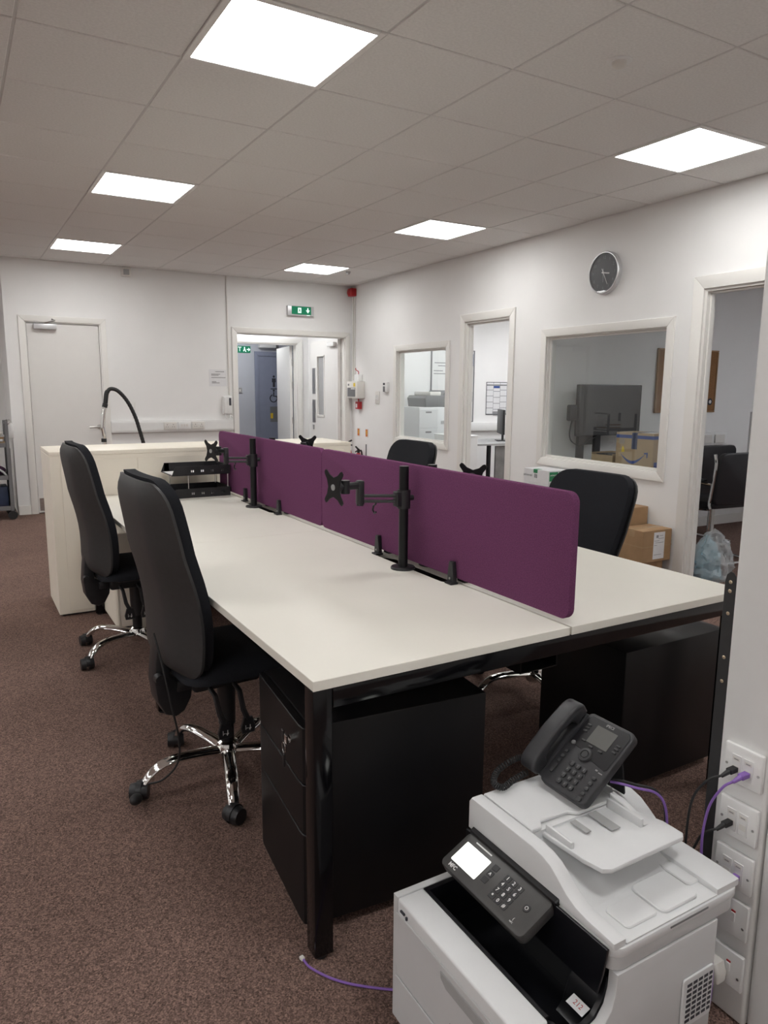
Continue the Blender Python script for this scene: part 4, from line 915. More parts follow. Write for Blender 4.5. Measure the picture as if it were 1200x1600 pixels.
# purple lead on the carpet and the lead behind the phone
t = thing('floor_network_lead', 'purple network lead lying on the carpet by the desk leg', 'cable', (0.632, 1.475, 0))
MB().box(-0.006, 0.006, -0.011, 0.011, 0.001, 0.011, 0.001, 1, M=Matrix.Rotation(0.15, 4, 'Z')).obj('plug', W['clear'], t)
MB().box(-0.005, 0.005, -0.022, -0.010, 0.002, 0.010, 0.001, 1, M=Matrix.Rotation(0.15, 4, 'Z')).obj('boot', W['cream'], t)
MB().tube(catmull([(0.003, -0.018, 0.005), (0.010, -0.055, 0.004), (0.045, -0.115, 0.004), (0.10, -0.170, 0.004), (0.175, -0.222, 0.004), (0.26, -0.245, 0.004), (0.40, -0.245, 0.004), (0.52, -0.26, 0.004)], 8), 0.0030, 8).obj('cable', W['purple'], t)
t = thing('phone_lead', 'purple and black leads curving from behind the phone', 'cable', (1.18, 1.05, 0.50))
base = [(0.035, -0.002, 0.018), (0.05, -0.022, 0.018), (0.075, -0.045, 0.012), (0.115, -0.065, -0.002), (0.138, -0.075, -0.04), (0.145, -0.08, -0.12), (0.15, -0.085, -0.26), (0.16, -0.09, -0.45)]
MB().tube(catmull(base, 6), 0.0030, 8).obj('cable', W['purple'], t)
MB().tube(catmull([(a+0.012, b_+0.014, c_-0.002) for a, b_, c_ in base], 6), 0.0030, 8).obj('cable', W['black'], t)
# ================================================================== THINGS ON THE END WALL
def end_thing(name, label, cat, x, z, group=None): return thing(name, label, cat, (x, YW, z), 0.0, group)
t = end_thing('cable_trunking', 'white dado trunking along the end wall behind the hose', 'trunking', 1.515, 0.865)
MB().box(0, 1.42, -0.045, -0.0005, 0, 0.135, 0.004, 2).obj('body', W['white'], t)
MB().box(0, 1.42, -0.048, -0.0455, 0.02, 0.115, 0.001, 1).obj('lid', W['white'], t)
for k, x in enumerate((2.166, 2.333, 2.50)):
    s = end_thing('wall_socket', ('left double socket in the end wall trunking', 'middle data plate between two double sockets in the trunking', 'right double socket in the end wall trunking')[k], 'socket', x, 0.935, 'plates in the end wall trunking')
    MB().box(-0.073, 0.073, -0.062, -0.0485, -0.043, 0.043, 0.003, 2).obj('plate', W['white' if k == 1 else 'cream'], s)
    if k != 1:
        for dx in (-0.036, 0.036):
            m = MB()
            m.box(dx-0.003, dx+0.003, -0.0625, -0.0621, 0.008, 0.018); m.box(dx-0.014, dx-0.007, -0.0625, -0.0621, -0.015, -0.009); m.box(dx+0.007, dx+0.014, -0.0625, -0.0621, -0.015, -0.009); m.obj('pin_holes', W['ink'], s, smooth=0)
            MB().box(dx*0.25-0.005, dx*0.25+0.005, -0.065, -0.0621, 0.010, 0.028, 0.001, 1).obj('switch', W['white'], s)
    else:
        for dx in (-0.03, 0.0, 0.03): MB().box(dx-0.01, dx+0.01, -0.0640, -0.0621, -0.012, 0.016, 0.001, 1).obj('module', W['cream'], s)
t = end_thing('paper_notice', 'small paper notice with printed lines on the end wall', 'notice', 2.77, 1.492)
MB().box(-0.105, 0.105, -0.0025, -0.0005, -0.10, 0.10).obj('sheet', W['paper'], t, smooth=0)
m = MB()
for z, a, b_ in ((0.075, -0.03, 0.08), (0.045, -0.08, 0.03), (0.032, -0.08, 0.01), (0.005, -0.08, 0.095), (-0.045, -0.075, -0.02), (-0.058, -0.075, 0.02)): m.box(a, b_, -0.0032, -0.0026, z-0.005, z+0.005)
m.obj('print_lines', W['grey'], t, smooth=0)
t = end_thing('conduit', 'thin white conduit running down to the entry phone', 'conduit', 2.905, 1.29)
MB().box(-0.008, 0.008, -0.016, -0.0005, 0, CZ-1.295, 0.002, 1).obj('tube', W['cream'], t)
t = end_thing('entry_phone', 'white wall entry phone beside the double doorway', 'entry phone', 2.868, 1.06)
MB().box(-0.055, 0.055, -0.045, -0.0005, 0, 0.215, 0.010, 3).obj('body', W['white'], t)
MB().box(0.018, 0.045, -0.049, -0.0455, 0.105, 0.195, 0.002, 1).obj('panel', W['ink'], t)
MB().box(-0.05, -0.015, -0.068, -0.0455, 0.01, 0.205, 0.008, 3).obj('handset', W['white'], t)
MB().tube(catmull([(-0.03, -0.05, 0.012), (-0.03, -0.055, -0.035), (0.0, -0.055, -0.055), (0.03, -0.05, -0.04), (0.035, -0.03, 0.0)], 5), 0.005, 6).obj('cord', W['white'], t)
t = end_thing('trunking_clip', 'tiny glossy white cable clip at the trunking end', 'clip', 2.93, 1.03); MB().ell((0, -0.012, 0), 0.012, 0.011, 0.010).obj('clip', W['white'], t)
t = end_thing('exit_sign', 'green emergency exit sign with down arrow above the doorway', 'exit sign', 3.846, 2.333)
MB().box(-0.178, 0.178, -0.055, -0.0005, -0.06, 0.06, 0.008, 2).obj('housing', W['silver'], t)
MB().box(-0.128, 0.135, -0.060, -0.0555, -0.045, 0.052, 0.001, 1).obj('face', W['exitgreen'], t)
m = MB(); f = lambda u, v, w: (u, w, v)
m.prism([(-0.045, -0.028), (0.0, -0.028), (0.0, 0.036), (-0.045, 0.036)], -0.0612, -0.0602, f)
m.prism([(0.082, 0.036), (0.098, 0.036), (0.098, 0.010), (0.117, 0.010), (0.09, -0.028), (0.063, 0.010), (0.082, 0.010)], -0.0612, -0.0602, f); m.obj('pictogram', W['exitwhite'], t, smooth=0)
m = MB(); m.prism([(-0.030, 0.022), (-0.018, 0.022), (-0.016, 0.008), (-0.008, -0.018), (-0.016, -0.016), (-0.022, -0.002), (-0.034, -0.016), (-0.038, -0.008), (-0.028, 0.006)], -0.0620, -0.0613, f)
m.obj('running_figure', W['exitgreen'], t, smooth=0)
MB().box(0.075, 0.118, -0.058, -0.0555, -0.057, -0.048, 0.001, 1).obj('indicator', W['exitwhite'], t)
t = end_thing('motion_detector', 'pale grey box detector under the ceiling on the end wall', 'detector', 1.756, 2.585)
MB().box(-0.05, 0.05, -0.06, -0.0005, 0, 0.098, 0.010, 2).obj('body', W['cream'], t); MB().box(-0.03, 0.03, -0.068, -0.0605, 0.01, 0.07, 0.006, 2).obj('lens', W['grey'], t)
# corridor: exit sign and light
t = thing('corridor_exit_sign', 'green exit sign with right arrow on the corridor wall', 'exit sign', (4.095, 11.8, 2.0))
MB().box(-0.26, 0.235, -0.008, -0.0005, -0.055, 0.055, 0.001, 1).obj('face', W['exitgreen'], t)
m = MB(); m.text('EXIT', 0.10, axes((-0.022, -0.0086, 0), (1, 0, 0), (0, 0, 1), (0, -1, 0)), 0.0004, 0.001)
m.prism([(0.172, -0.007), (0.205, -0.007), (0.194, -0.026), (0.208, -0.026), (0.232, 0.0), (0.208, 0.026), (0.194, 0.026), (0.205, 0.007), (0.172, 0.007)], -0.0096, -0.0084, f)
m.prism([(0.125, 0.04), (0.142, 0.04), (0.142, 0.015), (0.162, -0.04), (0.149, -0.04), (0.133, -0.01), (0.115, -0.035), (0.108, -0.025), (0.124, 0.01)], -0.0096, -0.0084, f); m.obj('lettering', W['exitwhite'], t, smooth=0)
t = thing('door_closer_box', 'white box fitting above the blue grey toilet door', 'fitting', (4.61, 11.78, 2.035)); MB().box(-0.15, 0.15, -0.06, 0.0, 0, 0.05, 0.006, 2).obj('housing', W['white'], t); MB().box(0.16, 0.20, -0.05, 0.0, -0.02, 0.06, 0.004, 1).obj('sensor', W['midgrey'], t)
t = thing('light_switch', 'grey corridor light switch beside the toilet door', 'switch', (4.13, 11.8, 1.33)); MB().box(-0.04, 0.04, -0.012, -0.0005, -0.045, 0.045, 0.003, 1).obj('plate', W['grey'], t); MB().box(-0.012, 0.012, -0.017, -0.0125, -0.02, 0.02, 0.002, 1).obj('rocker', W['cream'], t)

# ================================================================== THINGS ON THE RIGHT WALL (local -x faces the room)
def wall_thing(name, label, cat, s, z, group=None): return thing(name, label, cat, RF(0, s, z), -RTH, group)
t = wall_thing('wall_clock', 'round wall clock with dark grey dial and silver rim', 'clock', 4.14, 2.27)
CM = axes((0, 0, 0), (0, -1, 0), (0, 0, 1), (-1, 0, 0))
MB().lathe([(0, 0.0005), (0.150, 0.0005), (0.158, 0.006), (0.158, 0.036), (0.152, 0.043), (0.146, 0.043), (0.144, 0.034), (0, 0.030)], 56, CM).obj('rim', W['silver'], t)
MB().lathe([(0.1445, 0.0345), (0, 0.0345)], 48, CM).obj('dial', W['clockdial'], t, smooth=0)
m = MB()
for k in range(1, 13):
    a = PI/2-k*PI/6; m.text(str(k), 0.033, CM @ Matrix.Translation((0.112*math.cos(a), 0.112*math.sin(a), 0.0352)), 0.0003)
for k in range(60):
    a = 2*PI*k/60; m.box(-0.0012, 0.0012, -0.003, 0.003, 0, 0.0006, M=CM @ Matrix.Rotation(a, 4, 'Z') @ Matrix.Translation((0, 0.136, 0.0348)))
m.obj('numerals', W['clockmark'], t, smooth=0)
def hand(nm, ang, ln, tail, w, z): MB().box(-w, w, -tail, ln, 0, 0.0012, M=CM @ Matrix.Rotation(-math.radians(ang), 4, 'Z') @ Matrix.Translation((0, 0, z))).obj(nm, W['white'], t, smooth=0)
hand('hour_hand', 99, 0.062, 0.02, 0.0042, 0.0365); hand('minute_hand', 152, 0.10, 0.035, 0.0022, 0.0385); hand('second_hand', 178, 0.07, 0.03, 0.0008, 0.0400)
MB().lathe([(0, 0.043), (0.006, 0.042), (0.007, 0.036), (0, 0.0355)], 16, CM).obj('hub', W['white'], t)
MB().lathe([(0.1435, 0.0422), (0, 0.0422)], 48, CM).obj('glass', W['clear'], t, smooth=0)
# fire alarm group
t = wall_thing('alarm_siren', 'red fire alarm sounder under the ceiling in the far corner', 'alarm', 8.60, 2.60)
MB().box(-0.085, -0.0005, -0.05, 0.05, -0.05, 0.05, 0.012, 3).obj('body', W['red'], t); MB().lathe([(0.042, 0.0855), (0.036, 0.098), (0.0, 0.103)], 20, CM).obj('horn', W['red'], t)
t = wall_thing('alarm_conduit', 'twin thin conduits dropping from the red alarm sounder', 'conduit', 8.60, 1.49)
for dy in (-0.022, 0.03): MB().cyl((-0.012, dy, 0), (-0.012, dy, 1.058), 0.009, n=10).obj('tube', W['cream'], t)
t = wall_thing('fire_alarm_unit', 'pale grey fire alarm control panel on the corner wall', 'control panel', 8.455, 1.255)
MB().box(-0.115, -0.0005, -0.155, 0.155, 0, 0.215, 0.006, 2).obj('case', W['cream'], t)
MB().box(-0.118, -0.1155, -0.105, 0.125, 0.022, 0.135, 0.001, 1).obj('display_area', W['midgrey'], t)
MB().box(-0.1195, -0.1182, -0.10, 0.02, 0.115, 0.128).obj('indicator_strip', W['legend'], t, smooth=0)
MB().box(-0.117, -0.1155, -0.105, -0.05, 0.150, 0.195).obj('yellow_label', W['yellow'], t, smooth=0); MB().box(-0.117, -0.1155, 0.075, 0.115, 0.160, 0.185).obj('key_switch', W['midgrey'], t, smooth=0)
t = wall_thing('junction_box', 'small white junction box above the alarm control panel', 'junction box', 8.43, 1.475)
MB().box(-0.06, -0.0005, -0.06, 0.06, 0, 0.085, 0.004, 2).obj('case', W['white'], t)
MB().tube(catmull([(-0.03, 0.0, 0.088), (-0.032, 0.0, 0.12), (-0.035, 0.04, 0.135), (-0.03, 0.085, 0.15), (-0.014, 0.115, 0.165)], 5), 0.006, 6).obj('red_cable', W['red'], t)
t = wall_thing('call_point', 'red break-glass call point under the alarm panel', 'call point', 8.43, 1.165)
MB().box(-0.055, -0.0005, -0.048, 0.048, -0.048, 0.048, 0.005, 2).obj('case', W['red'], t); MB().box(-0.058, -0.0555, -0.015, 0.028, -0.03, 0.02).obj('glass_label', W['paper'], t, smooth=0); MB().cyl((-0.03, 0, 0.048), (-0.03, 0, 0.085), 0.008, n=8).obj('cable_entry', W['red'], t)
t = wall_thing('light_switch', 'white triple light switch on the corner wall', 'switch', 7.94, 1.273)
MB().box(-0.012, -0.0005, -0.055, 0.055, -0.075, 0.075, 0.003, 2).obj('plate', W['cream'], t)
for dy in (-0.03, 0.0, 0.03): MB().box(-0.016, -0.0125, dy-0.011, dy+0.011, -0.03, 0.03, 0.001, 1).obj('rocker', W['white'], t)
t = wall_thing('thermostat', 'white thermostat with dark display left of the small window', 'thermostat', 7.69, 1.395)
MB().box(-0.035, -0.0005, -0.05, 0.05, -0.055, 0.065, 0.006, 2).obj('case', W['white'], t); MB().box(-0.0365, -0.0355, -0.002, 0.048, 0.03, 0.055).obj('display', W['ink'], t, smooth=0); MB().box(-0.0365, -0.0355, -0.002, 0.048, -0.05, 0.015).obj('keypad', W['midgrey'], t, smooth=0)
for k, (s, lab) in enumerate(((8.475, 'orange safety notice nearer the corner above the extinguishers'), (8.235, 'orange and yellow safety notice right of its twin'))):
    t = wall_thing('safety_notice', lab, 'notice', s, 0.815)
    MB().box(-0.003, -0.0005, -0.042, 0.042, -0.055, 0.055).obj('card', W['cream'], t, smooth=0); MB().box(-0.0042, -0.0031, -0.02, 0.036, -0.045, 0.045).obj('orange_print', W['orange'], t, smooth=0); MB().box(-0.0052, -0.0043, -0.005, 0.012, -0.02, 0.03).obj('yellow_print', W['yellow'], t, smooth=0)
def extinguisher(x, y, label, dz=0.0, rz=0.0):
    t = thing('fire_extinguisher', label, 'fire extinguisher', (x, y, 0), rz)
    MB().lathe([(0, 0.0), (0.070, 0.0), (0.075, 0.01), (0.075, 0.48+dz), (0.06, 0.53+dz), (0.03, 0.56+dz), (0.022, 0.58+dz), (0, 0.58+dz)], 28).obj('cylinder', W['red'], t)
    h = MB(); h.tube([(0.02, 0, 0.585+dz), (-0.02, 0, 0.61+dz), (-0.08, 0, 0.60+dz)], 0.010, 8); h.tube([(0.02, 0, 0.615+dz), (-0.02, 0, 0.635+dz), (-0.075, 0, 0.665+dz)], 0.011, 8); h.cyl((0, 0, 0.575+dz), (0, 0, 0.63+dz), 0.018, n=14); h.obj('handle', W['black'], t)
    MB().tube(catmull([(0.02, 0, 0.60+dz), (0.08, 0.0, 0.60+dz), (0.105, 0, 0.5+dz), (0.10, 0, 0.25)], 5), 0.011, 8).obj('hose', W['black'], t)
    MB().lathe([(0.0755, 0.2), (0.0758, 0.2), (0.0758, 0.38), (0.0755, 0.38)], 28).obj('label_band', W['paper'], t)
extinguisher(4.40, 8.47, 'red fire extinguisher closer to the corner behind the cabinet', 0.05, 2.3); extinguisher(4.47, 8.27, 'red fire extinguisher further from the corner behind the cabinet', -0.02, 0.6)
t = thing('extinguisher_stand_rod', 'slim grey rod standing beside the fire extinguishers', 'rod', (4.50, 8.12, 0)); MB().cyl((0, 0, 0), (0, 0, 0.68), 0.008, n=10).cyl((0, 0, 0), (0, 0, 0.01), 0.05, n=16).obj('rod', W['midgrey'], t)

# ================================================================== BOXES BY THE RIGHT WALL
def carton(name, label, cat, x0, y0, z0, w, d, h, m='card', rz=0.0, seam=True, tape=True):
    """cardboard box, w along x, d along y; origin at its near left bottom corner"""
    t = thing(name, label, cat, (x0, y0, z0), rz)
    MB().box(0, w, 0, d, 0, h, 0.003, 1).obj('carton', W[m], t)
    if tape:
        tp = MB(); tp.box(-0.0006, w+0.0006, d/2-0.024, d/2+0.024, h-0.05, h+0.0006) if d < w else tp.box(w/2-0.024, w/2+0.024, -0.0006, d+0.0006, h-0.05, h+0.0006)
        tp.obj('tape', W['tape'], t, smooth=0)
    if seam: MB().box(-0.0004, w+0.0004, -0.0004, d+0.0004, h/2-0.004, h/2+0.004).obj('crease', W['tape'], t, smooth=0)
    return t
carton('cardboard_box', 'lower brown cardboard box half hidden under the labelled one', 'box', 4.055, 3.375, 0.0, 0.255, 0.175, 0.195)
t = carton('cardboard_box', 'brown cardboard box with paper label standing beside the doorway', 'box', 4.052, 3.345, 0.1965, 0.288, 0.205, 0.228, rz=-0.02)
lb = MB().box(0.105, 0.215, -0.0025, -0.0008, 0.020, 0.212).obj('shipping_label', W['paper'], t, smooth=0)
m = MB(); m.box(0.128, 0.150, -0.0032, -0.0026, 0.172, 0.192)
for z, a, b_ in ((0.185, 0.160, 0.195), (0.165, 0.150, 0.205), (0.150, 0.112, 0.160), (0.136, 0.120, 0.205), (0.118, 0.112, 0.140), (0.05, 0.112, 0.19)): m.box(a, b_, -0.0032, -0.0026, z, z+0.003)
m.obj('label_print', W['print'], lb, smooth=0)
t = carton('cardboard_box', 'brown cardboard box standing behind the labelled one', 'box', 4.115, 3.565, 0.0, 0.235, 0.20, 0.55, tape=False)
# copier paper cartons
def ream(z, label, top_):
    t = thing('paper_carton', label, 'paper box', (4.135, 4.40, z), -RTH)
    w, d, h = 0.215, 0.31, 0.115 if top_ else 0.308
    MB().box(0, w, 0, d, 0, h, 0.002, 1).obj('carton', W['paper'], t)
    MB().box(-0.001, w+0.001, -0.001, d+0.001, h-0.062, h+0.001, 0.001, 1).obj('lid', W['white'], t) if False else None
    if top_:
        g = MB(); g.box(0.012, 0.102, -0.0016, -0.0004, 0.030, 0.105); g.box(0.110, 0.203, -0.0016, -0.0004, 0.030, 0.105); g.box(-0.0016, -0.0004, 0.135, 0.185, 0.085, 0.1148); g.box(-0.0016, 0.05, 0.135, 0.185, h+0.0003, h+0.0012); g.obj('green_print', W['green'], t, smooth=0)
        p = MB(); p.text('universal', 0.022, axes((0.057, -0.0022, 0.080), (1, 0, 0), (0, 0, 1), (0, -1, 0)), 0.0003); p.box(0.118, 0.165, -0.0022, -0.0017, 0.082, 0.092); p.box(0.06, 0.09, -0.0022, -0.0017, 0.038, 0.046); p.box(0.125, 0.16, -0.0022, -0.0017, 0.036, 0.052); p.obj('white_print', W['legend'], t, smooth=0)
        p = MB(); p.text('universal', 0.032, axes((-0.0012, 0.258, 0.062), (0, -1, 0), (0, 0, 1), (-1, 0, 0)), 0.0003); p.box(-0.0012, -0.0004, 0.158, 0.173, 0.045, 0.078); p.box(-0.0012, -0.0004, 0.138, 0.153, 0.043, 0.076)
        p.obj('dark_print', W['print'], t, smooth=0)
    else:
        p = MB(); p.text('copier paper', 0.02, axes((-0.0012, 0.25, h-0.04), (0, -1, 0), (0, 0, 1), (-1, 0, 0)), 0.0003) if False else p.box(-0.0012, -0.0004, 0.22, 0.30, h-0.045, h-0.038)
        p.obj('dark_print', W['print'], t, smooth=0); p = MB(); p.prism([(0.085, h-0.075), (0.12, h-0.055), (0.115, h-0.045), (0.075, h-0.062)], -0.0012, -0.0004, YZ); p.obj('dark_print', W['print'], t, smooth=0)
ream(0.0, 'plain white paper carton at the bottom of the stack by the window', False); 
ream(0.309, 'white paper carton in the middle of the stack by the window', False)
ream(0.618, 'white paper carton with green print on top of the stack', True)
bpy.context.view_layer.update()

# ================================================================== MEETING ROOM BEHIND WINDOW 1
def rthing(name, label, cat, t_, s, z, rz=0.0, group=None): return thing(name, label, cat, RF(t_, s, z), -RTH+rz, group)
t = rthing('meeting_table', 'dark table behind the large office window', 'table', 0.24, 3.80, 0.0)
MB().box(0, 0.40, 0, 0.74, 0.70, 0.725, 0.003, 1).obj('table_top', W['greydesk'], t)
for a in (0.03, 0.33):
    for b_ in (0.03, 0.67): MB().box(a, a+0.04, b_, b_+0.04, 0, 0.70).obj('leg', W['blacksteel'], t, smooth=0)
t = rthing('parcel_box', 'large tan parcel box with blue smile arrow behind the window', 'box', 0.345, 3.885, 0.7255, 0.16)
w, d, h = 0.26, 0.345, 0.325
MB().box(0, w, 0, d, 0, h, 0.003, 1).obj('carton', W['card2'], t)
MB().box(-0.0008, w+0.0008, -0.0008, d+0.0008, h-0.045, h-0.018).obj('blue_band', W['blue'], t, smooth=0)
MB().box(-0.0016, w+0.0016, d*0.5-0.025, d*0.5+0.025, h-0.13, h+0.0012).obj('tape', W['navy'], t, smooth=0)
sm = [(0.300-0.235*k/14, 0.155-0.055*math.sin(PI*min(1, k/14*1.05))-0.0*k) for k in range(15)]; lo = [(a, b_-0.024*math.sin(PI*k/14)) for k, (a, b_) in enumerate(sm)]
m = MB(); m.prism(sm + lo[::-1][1:-1], -0.0014, -0.0004, YZ); m.prism([(0.080, 0.172), (0.045, 0.176), (0.047, 0.134), (0.055, 0.132), (0.057, 0.162), (0.080, 0.159)], -0.0014, -0.0004, YZ); m.obj('smile_arrow', W['blue'], t, smooth=0)
MB().prism([(0.290, 0.165), (0.260, 0.168), (0.265, 0.200), (0.277, 0.218), (0.286, 0.200)], -0.0014, -0.0004, YZ).obj('yellow_sticker', W['yellow'], t, smooth=0)
m = MB()
for k in range(4): m.box(-0.0014, -0.0004, 0.265, 0.315, 0.235+k*0.011, 0.240+k*0.011)
m.obj('printed_marks', W['print'], t, smooth=0)
MB().box(0.02, 0.11, -0.0014, -0.0004, 0.02, 0.10).obj('side_print', W['blue'], t, smooth=0)
MB().box(0.05, 0.20, 0.05, 0.16, h+0.0003, h+0.0012).obj('top_label', W['paper'], t, smooth=0)
t = rthing('open_carton', 'small open tan carton left of the parcel box', 'box', 0.30, 4.265, 0.7255, 0.06)
m = MB(); m.box(0, 0.24, 0, 0.004, 0, 0.14); m.box(0, 0.24, 0.226, 0.23, 0, 0.14); m.box(0, 0.004, 0.004, 0.226, 0, 0.125); m.box(0.236, 0.24, 0.004, 0.226, 0, 0.14); m.box(0, 0.24, 0, 0.23, 0, 0.004); m.obj('carton', W['card2'], t, smooth=0)
MB().box(0.02, 0.22, 0.02, 0.21, 0.06, 0.13, 0.01, 1).obj('contents', W['black'], t)
t = rthing('display_screen', 'large dark display on a twin-post stand behind the window', 'television', 0.68, 4.71, 0.0, 0.02)
MB().box(-0.385, 0.375, -0.02, 0.03, 0.985, 1.435, 0.006, 2).obj('panel', W['tvdark'], t); MB().box(-0.375, 0.365, -0.0215, -0.0203, 0.995, 1.425).obj('glass', W['tvdark'], t, smooth=0)
for x in (-0.29, -0.09): MB().box(x-0.035, x+0.035, 0.032, 0.07, 0.04, 1.30, 0.004, 1).obj('post', W['blackplastic'], t)
MB().box(-0.29, -0.09, 0.071, 0.085, 0.90, 0.99, 0.004, 1).obj('bracket', W['blackplastic'], t); MB().box(-0.36, 0.10, -0.10, 0.12, 0.0, 0.04, 0.006, 1).obj('base', W['blackplastic'], t)
MB().tube(catmull([(-0.40, 0.05, 1.13), (-0.43, 0.04, 1.0), (-0.40, 0.03, 0.93), (-0.30, 0.02, 0.90), (-0.22, 0.0, 0.95), (-0.13, -0.01, 0.99), (-0.12, 0.0, 1.04)], 6), 0.006, 6).obj('cable', W['black'], t)
MB().box(-0.47, -0.385, 0.0, 0.05, 1.12, 1.26, 0.012, 2).obj('camera_box', W['blackplastic'], t)
t = rthing('cork_board', 'brown cork notice board on the meeting room wall', 'notice board', 1.77, 4.858, 1.46)
MB().box(-0.36, 0.46, -0.016, -0.0005, -0.275, 0.315, 0.003, 1).obj('cork', W['cork'], t)
fr_ = MB(); 
for z0, z1 in ((-0.285, -0.27), (0.31, 0.325)): fr_.box(-0.375, 0.475, -0.022, -0.0005, z0, z1, 0.002, 1)
for x0, x1 in ((-0.375, -0.36), (0.46, 0.475)): fr_.box(x0, x1, -0.022, -0.0005, -0.269, 0.309, 0.002, 1)
fr_.obj('frame', W['card'], t)
MB().lathe([(0.028, -0.001), (0.034, 0.0), (0.034, 0.006), (0.0, 0.006)], 20, axes((0.395, -0.0165, -0.18), (1, 0, 0), (0, 0, 1), (0, -1, 0))).obj('badge', W['ink'], t); MB().lathe([(0.018, 0.0062), (0.018, 0.0072), (0.0, 0.0072)], 16, axes((0.395, -0.0165, -0.18), (1, 0, 0), (0, 0, 1), (0, -1, 0))).obj('badge_face', W['paper'], t)
t = rthing('meeting_trunking', 'white trunking with sockets on the meeting room wall', 'trunking', 1.2, 4.859, 0.845)
MB().box(0, 1.24, -0.045, -0.0005, 0, 0.125, 0.004, 2).obj('body', W['white'], t)
for x in (0.86, 1.05): MB().box(x, x+0.145, -0.058, -0.0455, 0.02, 0.105, 0.003, 1).obj('socket', W['cream'], t)
t = rthing('white_carton', 'tall white carton standing on the meeting room table', 'box', 1.82, 3.96, 0.7655, 0.10)
MB().box(0, 0.42, 0, 0.16, 0, 0.44, 0.003, 1).obj('carton', W['paper'], t); MB().box(0.17, 0.25, -0.0014, -0.0004, 0.015, 0.03).obj('mark', W['print'], t, smooth=0)
t = rthing('socket_strip', 'white socket strip lying on the tall white carton', 'socket strip', 1.94, 4.01, 1.2065, 0.10); MB().box(0, 0.16, 0, 0.06, 0, 0.045, 0.006, 2).obj('body', W['white'], t); MB().box(0.015, 0.035, 0.02, 0.05, 0.0455, 0.09, 0.004, 1).obj('plug', W['grey'], t)
t = rthing('side_table', 'black table under the tall white carton', 'table', 1.78, 3.90, 0.0)
MB().box(0, 1.1, 0, 0.60, 0.735, 0.765, 0.003, 1).obj('table_top', W['blackplastic'], t)
for a in (0.03, 1.03):
    for b_ in (0.03, 0.53): MB().box(a, a+0.04, b_, b_+0.04, 0, 0.735).obj('leg', W['cream'], t, smooth=0)
def visitor_chair(t_, s, rz, label):
    """cantilever chair facing local +x"""
    t = rthing('cantilever_chair', label, 'chair', t_, s, 0.0, rz, 'black cantilever chairs in the meeting room')
    tubep = [(-0.22, 0.90), (-0.235, 0.80), (-0.20, 0.52), (-0.18, 0.46), (0.18, 0.45), (0.215, 0.42), (0.22, 0.06), (0.19, 0.018), (-0.24, 0.018), (-0.27, 0.018)]
    for sy in (-1, 1):
        MB().tube(catmull([(a, sy*0.245, b_) for a, b_ in tubep], 5), 0.0125, 8).obj('frame_tube', W['chrome'], t)
        MB().tube(catmull([(-0.215, sy*0.265, 0.66), (-0.05, sy*0.27, 0.665), (0.14, sy*0.27, 0.66), (0.20, sy*0.262, 0.60), (0.212, sy*0.25, 0.43)], 5), 0.011, 8).obj('arm', W['chrome'], t)
        MB().box(-0.17, 0.13, sy*0.27-0.025, sy*0.27+0.025, 0.676, 0.70, 0.008, 2).obj('arm_pad', W['blackplastic'], t)
    MB().tube([(-0.27, -0.245, 0.018), (-0.27, 0.245, 0.018)], 0.0125, 8).obj('rear_bar', W['chrome'], t)
    MB().prism(rrect(0.44, 0.46, 0.05, 5, 0.0, 0.0), 0.462, 0.515, XY, 0.012, 3).obj('seat', W['leather'], t)
    MB().prism(rrect(0.47, 0.42, 0.06, 6, 0.0, 0.0), -0.022, 0.022, lambda u, v, w: (-0.235+w-0.10*v, u, 0.70+v), 0.012, 3).obj('backrest', W['leather'], t)
visitor_chair(0.99, 3.82, PI/2-0.06, 'black cantilever chair nearest the meeting room doorway'); visitor_chair(1.47, 4.42, PI/2-0.03, 'black cantilever chair behind, nearer the meeting room wall')
# bag of packaging on the floor inside the doorway
t = rthing('plastic_bag', 'clear plastic bag of pale blue wrapping on the doorway floor', 'bag', 0.46, 3.36, 0.0)
def blob(R, zs, seed, M=28, wob=0.10):
    rnd = random.Random(seed); rows = []
    ph_ = [rnd.uniform(0, 6.28) for _ in range(8)]
    for z, r in zs:
        row = []
        for k in range(M):
            a = 2*PI*k/M; q = 1+wob*(0.5*math.sin(3*a+ph_[0]+z*9)+0.35*math.sin(5*a+ph_[1]-z*14)+0.3*math.sin(9*a+ph_[2]+z*25)+0.2*math.sin(13*a+ph_[3]))
            row.append((r*q*math.cos(a)*R[0], r*q*math.sin(a)*R[1], z))
        rows.append(row)
    return rows
def skin(rows, mt, nm):
    m = MB(); vs = [[m.bm.verts.new(p) for p in r] for r in rows]; n = len(rows[0])
    for a, b_ in zip(vs, vs[1:]):
        for k in range(n): m.bm.faces.new((a[k], a[(k+1) % n], b_[(k+1) % n], b_[k]))
    m.bm.faces.new(vs[0][::-1]); m.bm.faces.new(vs[-1]); return m.obj(nm, mt, t, smooth=25)
from mathutils import noise as mnoise
def crinkle(rows, amp, sc, off):
    out = []
    for r in rows:
        o_ = []
        for p in r:
            v = Vector(p); q = Vector((v.x*sc+off, v.y*sc, v.z*sc*0.8))
            k_ = abs(mnoise.noise(q))*1.6 + abs(mnoise.noise(q*2.3))*0.8 - 0.6
            d_ = Vector((v.x, v.y, 0)); d_ = d_.normalized() if d_.length > 1e-5 else d_
            v = v + d_*amp*k_; v.z = max(v.z + amp*0.7*mnoise.noise(q*1.7+Vector((5, 1, 2)))*(v.z > 0.03), 0.003); o_.append(v)
        out.append(o_)
    return out
def dome(n, h, shape): return [(0.003+(h-0.003)*i/(n-1), max(0.04, shape(i/(n-1)))) for i in range(n)]
